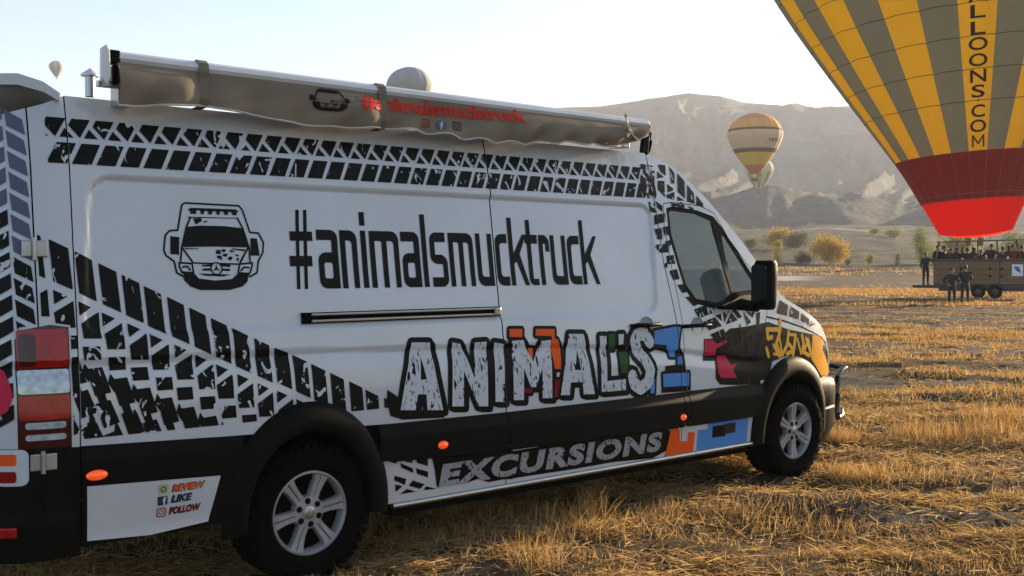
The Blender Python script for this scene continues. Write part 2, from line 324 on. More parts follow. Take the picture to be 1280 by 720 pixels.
G={
'LET':[[[(0.646,1.235),(0.771,1.23),(0.805,1.031),(0.846,0.839),(0.736,0.849),(0.731,0.939),(0.673,0.943),(0.653,0.856),(0.552,0.865),(0.587,1.013),(0.625,1.144)],[(0.703,1.157),(0.738,1.023),(0.695,1.022)]],[[(0.932,1.222),(0.991,1.211),(1.031,1.13),(1.083,1.004),(1.098,1.214),(1.187,1.215),(1.179,0.832),(1.106,0.839),(1.069,0.917),(1.005,1.053),(0.996,0.848),(0.912,0.855)]],[[(1.245,1.207),(1.321,1.195),(1.308,0.848),(1.236,0.855)]],[[(1.385,1.21),(1.475,1.212),(1.547,1.074),(1.627,1.199),(1.706,1.202),(1.696,0.84),(1.616,0.846),(1.621,1.032),(1.561,0.919),(1.52,0.922),(1.469,1.041),(1.46,0.847),(1.38,0.853)]],[[(1.863,1.233),(1.994,1.227),(2.033,1.019),(2.069,0.836),(1.97,0.841),(1.962,0.921),(1.859,0.926),(1.846,0.847),(1.768,0.853)],[(1.933,1.128),(1.951,0.999),(1.898,1.002)]],[[(2.137,1.208),(2.199,1.206),(2.187,0.912),(2.363,0.913),(2.36,0.84),(2.133,0.844)]],[[(2.313,1.211),(2.366,1.212),(2.353,1.146),(2.312,1.141)]]],
'S':[[(2.614,1.147),(2.569,1.203),(2.5,1.203),(2.463,1.161),(2.491,1.092),(2.564,1.028),(2.609,0.957),(2.583,0.877),(2.506,0.84),(2.444,0.874),(2.427,0.929)]],
'COL':[('orange',[(1.374,1.283),(1.477,1.279),(1.472,1.23),(1.369,1.235)]),('orange',[(1.587,1.275),(1.745,1.269),(1.74,1.206),(1.763,1.205),(1.79,1.147),(1.779,1.016),(1.727,1.019),(1.708,1.139),(1.716,1.226),(1.582,1.234)]),('orange',[(1.519,1.161),(1.558,1.159),(1.547,1.08),(1.523,1.118)]),('maroon',[(1.724,0.951),(1.772,0.947),(1.742,0.843),(1.714,0.845)]),('maroon',[(1.463,0.92),(1.538,0.914),(1.527,0.884),(1.46,0.89)]),('green',[(2.223,1.218),(2.282,1.215),(2.273,1.11),(2.215,1.113)]),('green',[(2.316,1.095),(2.399,1.09),(2.384,0.951),(2.317,0.956)]),('blue',[(2.667,1.22),(2.871,1.239),(2.945,1.237),(2.898,1.078),(2.783,1.084),(2.786,1.118),(2.663,1.131)]),('blue',[(2.804,1.083),(2.875,1.079),(2.871,1.031),(2.819,1.034)]),('blue',[(2.903,1.033),(2.945,1.031),(2.941,0.975),(2.889,0.978)]),('blue',[(2.734,0.922),(3.009,0.915),(3.002,0.823),(2.736,0.832)]),('blue',[(2.605,0.862),(2.651,0.9),(2.643,0.798),(2.602,0.797)]),('red',[(3.194,1.135),(3.285,1.133),(3.325,1.1),(3.432,1.127),(3.454,1.108),(3.311,1.064),(3.308,1.021),(3.184,1.024)]),('red',[(3.331,1.018),(3.428,1.012),(3.492,0.935),(3.573,0.949),(3.502,0.904),(3.546,0.84),(3.36,0.853),(3.326,0.897)]),('orange2',[(4.589,1.1),(4.806,1.088),(4.781,0.974),(4.924,0.841),(4.938,0.757),(4.724,0.774),(4.556,0.921)])],
'BLK':[[(2.892,1.246),(2.945,1.244),(2.93,1.09),(2.979,1.039),(2.973,0.941),(3.03,0.916),(3.023,0.783),(2.715,0.793),(2.719,0.923),(2.761,0.941),(2.764,0.975),(2.921,0.979),(2.895,1.064),(2.781,1.07),(2.621,1.106),(2.654,1.227)],[(3.191,1.142),(3.375,1.141),(3.362,0.975),(3.176,0.986)],[(3.314,1.018),(3.825,0.99),(3.873,0.912),(3.834,0.776),(3.667,0.776),(3.35,0.805),(3.303,0.851)],[(3.323,1.114),(3.494,1.204),(3.657,1.21),(3.981,1.236),(4.245,1.168),(4.62,1.111),(4.94,0.95),(4.94,0.784),(4.763,0.743),(4.225,0.967),(3.863,0.912),(3.304,1.019)],[(0.469,0.984),(0.51,0.96),(0.548,0.932),(0.555,0.815),(0.486,0.838),(0.464,0.922)],[(0.552,0.865),(0.857,0.838),(0.856,0.795),(0.555,0.811)]],
'GOLD':[[(3.946,1.18),(4.13,1.172)],[(4.14,1.249),(4.114,1.141),(4.062,1.066),(4.106,0.987)],[(3.951,1.18),(3.955,1.11),(4.01,1.12)],[(3.93,1.035),(3.952,0.977)],[(4.028,1.055),(4.097,0.968)],[(4.242,1.148),(4.208,1.046),(4.132,0.973)],[(4.336,1.118),(4.284,0.964)],[(4.232,1.058),(4.298,1.002),(4.201,0.982)],[(4.43,1.114),(4.448,1.047),(4.417,0.983)],[(4.49,1.085),(4.559,0.948)],[(4.441,0.981),(4.518,0.95)]],
'CAB':[[(2.795,2.383),(2.861,2.367),(2.79,2.358)],[(2.727,2.378),(2.78,2.377),(2.776,2.334),(2.716,2.345)],[(2.773,2.324),(2.859,2.339),(2.83,2.223),(2.763,2.262)],[(2.908,2.385),(2.986,2.385),(2.971,2.307),(2.922,2.333)],[(2.886,2.335),(2.947,2.296),(2.873,2.282)],[(2.876,2.268),(2.945,2.267),(2.924,2.151),(2.86,2.205)],[(3.028,2.382),(3.07,2.331),(3.051,2.253),(3.014,2.256)],[(2.97,2.249),(3.027,2.218),(3.022,2.203),(2.962,2.186)],[(3.1,2.333),(3.165,2.278),(3.139,2.15),(3.071,2.196)],[(2.944,2.171),(3.034,2.194),(3.021,2.136),(2.945,2.147)],[(3.188,2.255),(3.247,2.194),(3.237,2.115),(3.157,2.131)],[(2.767,2.248),(2.83,2.194),(2.811,2.146),(2.767,2.22)],[(3.056,2.166),(3.13,2.135),(3.054,2.132)],[(3.272,2.18),(3.335,2.119),(3.329,2.094),(3.255,2.106)],[(2.703,2.292),(2.754,2.276),(2.747,2.219),(2.687,2.225)],[(2.677,2.187),(2.73,2.18),(2.784,2.145),(2.672,2.164)],[(2.743,2.111),(2.803,2.106),(2.825,2.036),(2.753,2.041)],[(2.816,2.121),(2.883,2.088),(2.878,2.045),(2.831,2.072)],[(2.791,2.021),(2.909,2.039),(2.898,1.975),(2.78,1.951)],[(2.777,1.923),(2.85,1.932),(2.849,1.847),(2.797,1.853)],[(2.866,1.939),(2.926,1.947),(2.92,1.884),(2.873,1.869)],[(2.781,1.811),(2.92,1.827),(2.909,1.763),(2.815,1.756)],[(2.768,1.804),(2.792,1.818),(2.804,1.756)],[(2.878,1.841),(2.933,1.848),(2.938,1.813),(2.886,1.812)],[(2.874,1.735),(2.948,1.743),(2.96,1.679),(2.876,1.679)],[(2.835,1.679),(2.877,1.69),(2.871,1.651),(2.84,1.658)],[(2.889,1.63),(2.97,1.644),(2.986,1.573),(2.92,1.564)],[(2.956,1.531),(3.022,1.537),(3.064,1.48),(3.0,1.474)],[(3.027,1.445),(3.117,1.453),(3.197,1.406),(3.105,1.38)],[(2.973,2.12),(3.1,2.103),(2.991,2.085)],[(3.082,2.124),(3.124,2.111),(3.118,2.067),(3.035,2.079)],[(3.156,2.098),(3.22,2.085),(3.215,2.056)],[(3.061,1.445),(3.168,1.431),(3.199,1.4),(3.113,1.378)],[(3.11,1.355),(3.252,1.387),(3.31,1.325),(3.154,1.288)],[(3.188,1.263),(3.334,1.294),(3.402,1.226),(3.255,1.201)],[(3.262,1.171),(3.417,1.207),(3.461,1.138),(3.333,1.114)],[(3.272,1.392),(3.332,1.403),(3.34,1.336)],[(3.337,1.306),(3.404,1.316),(3.406,1.262)],[(3.435,1.328),(3.505,1.332),(3.433,1.249)],[(3.525,1.325),(3.595,1.262),(3.453,1.236)],[(3.535,1.337),(3.596,1.342),(3.649,1.284),(3.608,1.273)],[(3.675,1.327),(3.758,1.243),(3.701,1.221)],[(3.706,1.326),(3.822,1.317),(3.782,1.274)],[(3.832,1.31),(3.886,1.315),(3.858,1.215),(3.824,1.203)],[(3.369,1.396),(3.456,1.4),(3.428,1.346),(3.37,1.348)]],
'ICO_OUT':[(-0.628,1.978),(-0.34,1.974),(-0.322,1.952),(-0.289,1.839),(-0.241,1.836),(-0.217,1.788),(-0.224,1.735),(-0.252,1.694),(-0.265,1.632),(-0.303,1.613),(-0.322,1.617)],
'ICO_OUT2':[(-0.628,1.978),(-0.644,1.967),(-0.673,1.842),(-0.714,1.839),(-0.737,1.816),(-0.749,1.745),(-0.74,1.718),(-0.701,1.69),(-0.691,1.634),(-0.659,1.616)],
'ICO':[[(-0.61,1.95),(-0.345,1.949),(-0.346,1.94),(-0.612,1.941)],[(-0.618,1.91),(-0.353,1.912),(-0.353,1.908),(-0.618,1.905)],[(-0.627,1.86),(-0.552,1.868),(-0.43,1.868),(-0.332,1.86),(-0.303,1.761),(-0.498,1.764),(-0.657,1.759)],[(-0.712,1.813),(-0.667,1.808),(-0.674,1.722),(-0.717,1.725)],[(-0.288,1.81),(-0.252,1.808),(-0.243,1.72),(-0.294,1.72)],[(-0.658,1.63),(-0.606,1.63),(-0.586,1.605),(-0.496,1.591),(-0.402,1.6),(-0.369,1.628),(-0.313,1.625),(-0.321,1.588),(-0.35,1.563),(-0.423,1.546),(-0.576,1.548),(-0.626,1.566),(-0.657,1.598)],[(-0.661,1.757),(-0.65,1.757),(-0.599,1.683),(-0.61,1.683)],[(-0.299,1.761),(-0.31,1.761),(-0.361,1.683),(-0.35,1.68)],[(-0.562,1.672),(-0.505,1.676),(-0.506,1.665),(-0.557,1.665)],[(-0.557,1.654),(-0.507,1.656),(-0.507,1.644),(-0.559,1.644)],[(-0.455,1.676),(-0.408,1.672),(-0.41,1.661),(-0.457,1.665)],[(-0.457,1.654),(-0.41,1.653),(-0.414,1.641),(-0.457,1.643)],[(-0.606,1.686),(-0.357,1.68),(-0.361,1.672),(-0.606,1.678)],[(-0.58,1.63),(-0.409,1.624),(-0.449,1.614),(-0.547,1.619)],[(-0.642,1.755),(-0.572,1.754),(-0.572,1.75),(-0.642,1.749)],[(-0.395,1.756),(-0.32,1.751),(-0.326,1.742),(-0.396,1.751)],[(-0.478,1.748),(-0.458,1.748),(-0.455,1.726),(-0.482,1.728)],[(-0.449,1.752),(-0.427,1.75),(-0.431,1.738),(-0.451,1.737)],[(-0.407,1.749),(-0.376,1.742),(-0.4,1.734)],[(-0.44,1.73),(-0.417,1.727),(-0.429,1.712),(-0.449,1.719)],[(-0.479,1.719),(-0.453,1.719),(-0.45,1.698),(-0.473,1.705)],[(-0.409,1.716),(-0.391,1.712),(-0.404,1.694),(-0.422,1.701)],[(-0.382,1.727),(-0.357,1.723),(-0.366,1.712)],[(-0.375,1.705),(-0.356,1.709),(-0.368,1.687)],[(-0.588,1.901),(-0.55,1.907),(-0.544,1.891),(-0.578,1.872)],[(-0.539,1.888),(-0.513,1.895),(-0.528,1.881)],[(-0.592,1.904),(-0.561,1.898),(-0.581,1.89)]],
'ICO_LINES':[[(-0.603,1.907),(-0.627,1.86),(-0.658,1.757),(-0.668,1.69)],[(-0.353,1.911),(-0.328,1.86),(-0.299,1.761),(-0.299,1.687)],[(-0.676,1.683),(-0.61,1.679),(-0.606,1.633),(-0.664,1.637),(-0.676,1.662),(-0.676,1.683)],[(-0.287,1.683),(-0.357,1.676),(-0.369,1.632),(-0.306,1.628),(-0.291,1.661),(-0.287,1.683)],[(-0.66,1.662),(-0.634,1.665),(-0.623,1.647)],[(-0.307,1.658),(-0.334,1.661),(-0.352,1.643)],[(-0.666,1.634),(-0.61,1.633),(-0.583,1.601),(-0.497,1.59),(-0.403,1.597),(-0.365,1.628),(-0.31,1.625)]],
'ICO_LAMPS':[(-0.56,1.932),(-0.52,1.93),(-0.476,1.93),(-0.435,1.93),(-0.392,1.929)],
'ICO_STAR':(-0.484,1.654),
'LOWCOL':[('blue',[(3.102,0.498),(3.212,0.495),(3.207,0.553),(3.438,0.546),(3.692,0.529),(3.672,0.317),(3.095,0.356)]),('orange',[(2.81,0.542),(2.883,0.542),(2.906,0.511),(2.91,0.44),(2.997,0.431),(2.993,0.495),(3.07,0.487),(3.057,0.343),(2.758,0.352),(2.793,0.46)])],
'LOWBLK':[[(3.266,0.511),(3.415,0.508),(3.414,0.423),(3.262,0.427)],[(1.371,0.544),(1.566,0.547),(1.698,0.576),(1.923,0.591),(2.014,0.543),(2.274,0.562),(2.504,0.559),(2.748,0.548),(2.833,0.512),(2.839,0.406),(2.636,0.352),(2.244,0.372),(1.879,0.37),(1.54,0.375),(1.378,0.377)],[(0.752,0.608),(1.296,0.579),(1.37,0.571),(1.378,0.373),(1.292,0.381),(1.188,0.378),(1.106,0.409),(1.007,0.394),(0.804,0.402),(0.786,0.505)],[(0.484,0.598),(0.523,0.596),(0.527,0.571),(0.489,0.579)],[(0.549,0.594),(0.627,0.592),(0.631,0.562),(0.59,0.571)],[(0.546,0.572),(0.633,0.531),(0.637,0.504),(0.555,0.545)],[(0.653,0.586),(0.734,0.587),(0.738,0.53),(0.66,0.558)],[(0.655,0.529),(0.739,0.499),(0.741,0.464),(0.661,0.497)],[(0.511,0.505),(0.59,0.476),(0.582,0.443),(0.508,0.479)],[(0.635,0.462),(0.718,0.429),(0.686,0.407),(0.608,0.436)],[(0.517,0.456),(0.567,0.438),(0.519,0.411)],[(0.547,0.395),(0.596,0.419),(0.659,0.395)],[(0.728,0.416),(0.804,0.391),(0.71,0.396)]]}
# ------------------------------------------------------------------ ground and hills
FPX = 1342.54
RZ = [0, 60, 110, 140, 180, 260, 330, 400, 450, 480, 520, 650, 750, 1000, 1200, 1290, 1500, 3000, 9000]
YP = [0, 0, .0, .35, 2.0, 5.2, 10.0, 14.6, 17.5, 24, 36, 47, 60, 112, 168, 199, 203, 190, 60]
def hills_mask(px):
    return np.clip(1-np.clip((np.abs(px-760)-1250)/900, 0, 1), 0, 1)
def height(lat, dep):
    lat = np.asarray(lat, float); dep = np.asarray(dep, float)
    rr = np.hypot(lat, dep); ang = np.arctan2(lat, dep)
    px = 640+FPX*np.tan(np.clip(ang, -1.2, 1.2)); m = hills_mask(px)*(np.abs(ang) < 1.3)
    d = np.where(np.abs(ang) < 1.2, dep, rr)
    dd = d*(1+.10*(fbm(ang*5+3, d/300., 3)-.5)*2)
    base = np.interp(dd, RZ, YP)
    rim = np.interp(px, [-600, 300, 560, 677, 750, 800, 860, 900, 930, 960, 1060, 1280, 1700, 2200], [.55, .85, .95, .975, .985, 1.02, 1.065, 1.045, 1.005, .995, 1.0, .93, .62, .4])
    base = base*np.where(d > 600, 1+(rim-1)*sst(600, 1250, d), 1)
    far = sst(420, 600, d)*(1-sst(1250, 1330, d))
    u = ang*38+fbm(ang*9, d/160., 3)*3.2
    rid = 1-np.abs(2*vnoise(u, d/420.)-1); rid2 = 1-np.abs(2*vnoise(u*2.7+5, d/150.)-1)
    base = base-far*(rid*17+rid2*10+(1-np.abs(2*vnoise(u*7.1+2, d/60.)-1))*5+(1-np.abs(2*vnoise(u*15.3+2, d/30.)-1))*2)*(.13+.87*sst(450, 900, d))
    dome = sst(430, 500, d)*(1-sst(640, 760, d))
    base = base+dome*(8*np.maximum(0, fbm(ang*26+8, d/70., 3)-.42)*2.4)
    low = sst(150, 260, d)*(1-sst(420, 470, d))
    base = base+low*(fbm(ang*14, d/60., 4)-.5)*6
    z = base*m
    near = 1-sst(60, 140, rr)
    z = z+(.20*(fbm(lat/2.0, dep/.75, 3)-.5)+.05*(vnoise(lat*1.9, dep*4.1)-.5))*sst(0, 9, rr)*(1-sst(40, 120, rr))+.03*(vnoise(lat/5.+.5*vnoise(dep, lat), dep*1.6)-.5)*(1-sst(16, 30, rr))
    z = z+.5*(fbm(lat/30., dep/14., 2)-.5)*sst(30, 60, rr)*(1-sst(110, 140, rr))*.35
    return z
def polar(rings, angs):
    A, RR = np.meshgrid(angs, rings); lat = RR*np.sin(A); dep = RR*np.cos(A)
    z = height(lat, dep); P = np.stack([CAM.x+R2.x*lat+F2.x*dep, CAM.y+R2.y*lat+F2.y*dep, z], -1)
    return P, lat, dep
def grid_mesh(name, P, m, wrap=False):
    nr, na = P.shape[:2]; me = bpy.data.meshes.new(name)
    i = np.arange(nr*na).reshape(nr, na)
    if wrap: i = np.concatenate([i, i[:, :1]], 1)
    q = np.stack([i[:-1, :-1], i[:-1, 1:], i[1:, 1:], i[1:, :-1]], -1).reshape(-1, 4)
    me.vertices.add(nr*na); me.vertices.foreach_set('co', P.reshape(-1).astype(np.float32))
    me.loops.add(q.size); me.loops.foreach_set('vertex_index', q.reshape(-1).astype(np.int32))
    me.polygons.add(len(q)); me.polygons.foreach_set('loop_start', np.arange(0, q.size, 4, dtype=np.int32))
    me.polygons.foreach_set('use_smooth', np.ones(len(q), bool))
    me.update(calc_edges=True); me.validate(); me.materials.append(m)
    o = bpy.data.objects.new(name, me); COL.objects.link(o); return o
def wrapang(n_f, lim):
    a = np.concatenate([np.linspace(-lim, lim, n_f), np.linspace(lim, 2*PI-lim, 90)[1:-1]]); return a
def bare_mask(lat, dep):
    """1 on bare, greyer bands and patches, 0 on stubble"""
    w_ = fbm(lat/9., dep/7., 3)-.5
    px = 640+FPX*lat/np.maximum(dep, 1)
    t1 = sst(26.5, 29, dep+4*w_)*(1-sst(39, 43, dep+5*w_-(px-1000)*.004))  # near band: soil drawn greyer, hardly any stubble
    t1 = t1*(.55+.45*sst(.3, .42, vnoise(lat/14., dep/.9+3)))
    t2 = sst(70, 76, dep+8*w_)*(1-sst(98, 104, dep+10*w_))*.95*(.6+.4*sst(.35, .55, vnoise(lat/9., dep/2.2)))
    t3 = sst(.50, .62, fbm(lat/3.5+9, dep/1.2, 3))*.8*sst(2, 5, dep)
    return np.clip(np.maximum(np.maximum(t1, t2), t3), 0, 1)
def soil_material():
    m, t, b = new_mat('stubble_field_soil'); L = t.links.new; N = t.nodes.new
    b.inputs['Roughness'].default_value = .95; b.inputs['Specular IOR Level'].default_value = .1
    at_ = N('ShaderNodeAttribute'); at_.attribute_name = 'bare_soil'
    tc = N('ShaderNodeTexCoord')
    n1 = N('ShaderNodeTexNoise'); n1.inputs['Scale'].default_value = 1.3; n1.inputs['Detail'].default_value = 10; n1.inputs['Roughness'].default_value = .7
    L(tc.outputs['Object'], n1.inputs['Vector'])
    n2 = N('ShaderNodeTexNoise'); n2.inputs['Scale'].default_value = 16; n2.inputs['Detail'].default_value = 8; n2.inputs['Roughness'].default_value = .7
    L(tc.outputs['Object'], n2.inputs['Vector'])
    def mixc(f, a, c):
        x = N('ShaderNodeMix'); x.data_type = 'RGBA'
        if hasattr(f, 'links'): L(f, x.inputs[0])
        else: x.inputs[0].default_value = f
        for s, v in ((6, a), (7, c)):
            if isinstance(v, tuple): x.inputs[s].default_value = (*v, 1)
            else: L(v, x.inputs[s])
        return x.outputs[2]
    mp = N('ShaderNodeMapping'); mp.inputs['Rotation'].default_value = (0, 0, -YAWR); mp.inputs['Scale'].default_value = (.5, 3.2, 1); L(tc.outputs['Object'], mp.inputs[0])
    n3 = N('ShaderNodeTexNoise'); n3.inputs['Scale'].default_value = .9; n3.inputs['Detail'].default_value = 7; n3.inputs['Roughness'].default_value = .68; L(mp.outputs[0], n3.inputs['Vector'])
    r3 = N('ShaderNodeMapRange'); r3.inputs[1].default_value = .40; r3.inputs[2].default_value = .62; L(n3.outputs[0], r3.inputs[0])
    straw = mixc(n2.outputs[0], (.030, .022, .014), (.17, .105, .042))
    bare_soil = mixc(r3.outputs[0], (.030, .027, .024), (.125, .11, .09))
    c = mixc(at_.outputs['Fac'], straw, bare_soil)
    pa = N('ShaderNodeAttribute'); pa.attribute_name = 'pale'
    c = mixc(pa.outputs['Fac'], c, (.40, .38, .35))
    L(c, b.inputs['Base Color'])
    bp = N('ShaderNodeBump'); bp.inputs['Strength'].default_value = .9; bp.inputs['Distance'].default_value = .06
    L(n2.outputs[0], bp.inputs['Height']); L(bp.outputs[0], b.inputs['Normal'])
    return m
M['soil'] = soil_material()
rings = np.concatenate([[.2, .6, 1.1, 1.7], np.linspace(2.3, 20, 190), np.geomspace(20.2, 142, 190)])
angs = wrapang(420, R(42))
P, la, de = polar(rings, angs)
gr = grid_mesh('ground', P, M['soil'], True); tag(gr, kind='structure')
a_ = gr.data.attributes.new('bare_soil', 'FLOAT', 'POINT'); a_.data.foreach_set('value', bare_mask(la, de).reshape(-1).astype(np.float32))
pxg = 640+FPX*la/np.maximum(de, 1)
pal = sst(112, 115, de+2*fbm(la/4, de/4))*(1-sst(132, 136, de))*sst(900, 930, pxg)*(1-sst(1000, 1030, pxg+60*(vnoise(de/2, la/3)-.5)))*(de > 0)
a_ = gr.data.attributes.new('pale', 'FLOAT', 'POINT'); a_.data.foreach_set('value', pal.reshape(-1).astype(np.float32))

def hill_material():
    m, t, b = new_mat('tuff_hillside'); L = t.links.new; N = t.nodes.new
    b.inputs['Roughness'].default_value = .95; b.inputs['Specular IOR Level'].default_value = .1
    tc = N('ShaderNodeTexCoord'); sp = N('ShaderNodeSeparateXYZ'); L(tc.outputs['Object'], sp.inputs[0])
    n1 = N('ShaderNodeTexNoise'); n1.inputs['Scale'].default_value = .012; n1.inputs['Detail'].default_value = 9; n1.inputs['Roughness'].default_value = .65
    L(tc.outputs['Object'], n1.inputs['Vector'])
    n2 = N('ShaderNodeTexNoise'); n2.inputs['Scale'].default_value = .13; n2.inputs['Detail'].default_value = 8; n2.inputs['Roughness'].default_value = .7
    L(tc.outputs['Object'], n2.inputs['Vector'])
    mp = N('ShaderNodeMapping'); mp.inputs['Scale'].default_value = (.004, .004, .11); L(tc.outputs['Object'], mp.inputs[0])
    n3 = N('ShaderNodeTexNoise'); n3.inputs['Scale'].default_value = 1; n3.inputs['Detail'].default_value = 4; L(mp.outputs[0], n3.inputs['Vector'])
    def rng_(s, a, c):
        x = N('ShaderNodeMapRange'); x.inputs[1].default_value = a; x.inputs[2].default_value = c; L(s, x.inputs[0]); return x.outputs[0]
    def mixc(f, a, c):
        x = N('ShaderNodeMix'); x.data_type = 'RGBA'; L(f, x.inputs[0])
        for s, v in ((6, a), (7, c)):
            if isinstance(v, tuple): x.inputs[s].default_value = (*v, 1)
            else: L(v, x.inputs[s])
        return x.outputs[2]
    rock = mixc(rng_(n3.outputs[0], .4, .6), (.145, .146, .152), (.26, .26, .266))
    scrub = mixc(rng_(n2.outputs[0], .42, .62), (.10, .102, .095), (.19, .188, .18))
    c = mixc(rng_(n1.outputs[0], .44, .60), scrub, rock)
    low = mixc(rng_(n2.outputs[0], .45, .60), (.055, .060, .040), (.15, .13, .085))
    hz = rng_(sp.outputs[2], 26, 14)
    c = mixc(hz, c, low)
    n5 = N('ShaderNodeTexNoise'); n5.inputs['Scale'].default_value = .35; n5.inputs['Detail'].default_value = 6; n5.inputs['Roughness'].default_value = .8; L(tc.outputs['Object'], n5.inputs['Vector'])
    c = mixc(rng_(n5.outputs[0], .56, .66), c, (.085, .088, .065))
    # pale track winding over the foot of the slope
    road = N('ShaderNodeAttribute'); road.attribute_name = 'track'
    c = mixc(road.outputs['Fac'], c, (.36, .31, .22))
    L(c, b.inputs['Base Color'])
    bp = N('ShaderNodeBump'); bp.inputs['Strength'].default_value = 1; bp.inputs['Distance'].default_value = 6
    L(n2.outputs[0], bp.inputs['Height']); L(bp.outputs[0], b.inputs['Normal'])
    return m
M['hill'] = hill_material()
rings = np.concatenate([[141.5], np.geomspace(142, 430, 110)[1:], np.linspace(432, 760, 150), np.linspace(764, 1340, 170), np.geomspace(1350, 9000, 40)])
P, la, de = polar(rings, wrapang(760, R(58)))
hl = grid_mesh('hills', P, M['hill'], True); tag(hl, kind='structure')
pxh = 640+FPX*la/np.maximum(de, 1)
def band(c, w_, d): return sst(c-w_, c, d)*(1-sst(c, c+w_, d))
tr = np.maximum(band(405+10*np.sin(pxh/60.), 9, de), band(330+(pxh-1040)*.12, 6, de)*.7)+.8*band(735, 10, de)*(pxh > 1010)
a_ = hl.data.attributes.new('track', 'FLOAT', 'POINT'); a_.data.foreach_set('value', (tr*(fbm(la/9, de/9, 3) > .42)*(de > 0)).reshape(-1).astype(np.float32))
# ------------------------------------------------------------------ van body surface
_zt = np.array([0, .25, .35, .57, .80, 1.0, 1.2, 1.34, 1.5, 1.65, 1.87, 2.13, 2.3, 2.46, 2.56])
_wt = np.array([.95, .965, .975, .985, .985, .976, .960, .943, .922, .898, .868, .832, .794, .752, .71])
_zz = np.linspace(-.2, 2.9, 1551); _ww = np.interp(_zz, _zt, _wt); _k = np.hanning(61); _k /= _k.sum()
_ww = np.convolve(np.pad(_ww, 30, mode='edge'), _k, 'valid'); _ww = _ww.tolist()
def prof_w(z):
    t = (z+.2)/.002; i = int(t); i = 0 if i < 0 else (1549 if i > 1549 else i); f = t-i
    return _ww[i]*(1-f)+_ww[i+1]*f
def s3(a, b, x):
    t = (x-a)/(b-a); t = 0 if t < 0 else (1 if t > 1 else t); return t*t*(3-2*t)
REAR = -1.53
def sdf_rr(x, z, x0, z0, x1, z1, r):
    cx, cz = (x0+x1)/2, (z0+z1)/2; dx = abs(x-cx)-(x1-x0)/2+r; dz = abs(z-cz)-(z1-z0)/2+r
    return math.hypot(max(dx, 0), max(dz, 0))+min(max(dx, dz), 0)-r
def crease(x):
    xs = (-2, 0, .9, 1.79, 3.0, 3.65, 4.6); zs = (1.215, 1.205, 1.182, 1.148, 1.045, .96, .90)
    for i in range(6):
        if x < xs[i+1]: return zs[i]+(zs[i+1]-zs[i])*(x-xs[i])/(xs[i+1]-xs[i])
    return zs[-1]
def half_w(x, z, feat=True):
    w_ = prof_w(z)
    if x > 3.2: w_ -= .05*((x-3.2)/1.5)**2
    if x > 4.35: w_ -= .10*min(1.2, ((x-4.35)/.65))**3
    if x < -1.2:
        d = min((-1.2-x)/(-1.2-REAR), .9995); w_ -= .17*(1-math.sqrt(1-d*d))
    if feat:
        xl = x-(z-1.35)*.09
        d = sdf_rr(xl, z, -1.15, 1.345, 2.72-(z-1.35)*.03, 2.085, .10)
        w_ -= .016*s3(.017, -.017, d)
        c = crease(x); w_ -= .010*(s3(c+.034, c, z)-s3(c, c-.09, z))*(1-s3(3.5, 4.0, x))
    return w_
XG = sorted(set([round(-1.2-(.33)*math.sin(k*PI/2/14), 5) for k in range(15)]+[round(x, 5) for x in np.arange(-1.2, 5.06, .019)]))
ZG = [round(z, 5) for z in np.arange(.10, 2.62, .018)]
_cache = {}
def _hw(i, j):
    k = (i, j)
    if k not in _cache: _cache[k] = half_w(XG[i], ZG[j])
    return _cache[k]
import bisect as _bi
def surf(x, z):
    i = min(max(_bi.bisect_right(XG, x)-1, 0), len(XG)-2); j = min(max(_bi.bisect_right(ZG, z)-1, 0), len(ZG)-2)
    fx = (x-XG[i])/(XG[i+1]-XG[i]); fz = (z-ZG[j])/(ZG[j+1]-ZG[j])
    fx = min(max(fx, 0), 1)
    return (_hw(i, j)*(1-fx)+_hw(i+1, j)*fx)*(1-fz)+(_hw(i, j+1)*(1-fx)+_hw(i+1, j+1)*fx)*fz
def panel(name, tris, m, parent, off=0., side=-1, thick=0., mi=None):
    """a skin that follows the van's flank: tris are (x,z) polygons, off is metres proud of the paint"""
    ps = grid_cut(grid_cut(tris, 0, XG), 1, ZG)
    idx = {}; V = []; Nn = []; F = []
    def vid(p):
        k = (round(p[0], 5), round(p[1], 5))
        if k not in idx:
            x, z = p; idx[k] = len(V); e = .004
            xe = min(max(x, REAR+.002), 5.0)
            gx = (half_w(xe+e, z)-half_w(xe-e, z))/(2*e) if xe > REAR+.006 else -3.
            gz = (half_w(x, z+e)-half_w(x, z-e))/(2*e)
            n = Vector((-gx, 1, -gz)).normalized()
            y = surf(x, z)
            if callable(off):
                o0 = off(x, z); gz2 = gz+(off(x, z+.003)-off(x, z-.003))/.006
                p3 = Vector((x, y, z))+n*o0; n = Vector((-gx, 1, -gz2)).normalized()
            else: p3 = Vector((x, y, z))+n*off
            V.append((p3.x, side*p3.y, p3.z)); Nn.append((n.x, side*n.y, n.z))
        return idx[k]
    for p in ps:
        f = [vid(a) for a in p]; g = []
        for a in f:
            if not g or g[-1] != a: g.append(a)
        if len(g) > 1 and g[0] == g[-1]: g.pop()
        if len(g) < 3: continue
        s = sum(p[i][0]*p[(i+1) % len(p)][1]-p[(i+1) % len(p)][0]*p[i][1] for i in range(len(p)))
        if (s > 0) != (side < 0): g = g[::-1]
        F.append(g)
    o = mesh_obj(name, V, F, m, parent, None, True)
    me = o.data
    if len(me.vertices) == len(Nn): me.normals_split_custom_set_from_vertices(Nn)
    return o
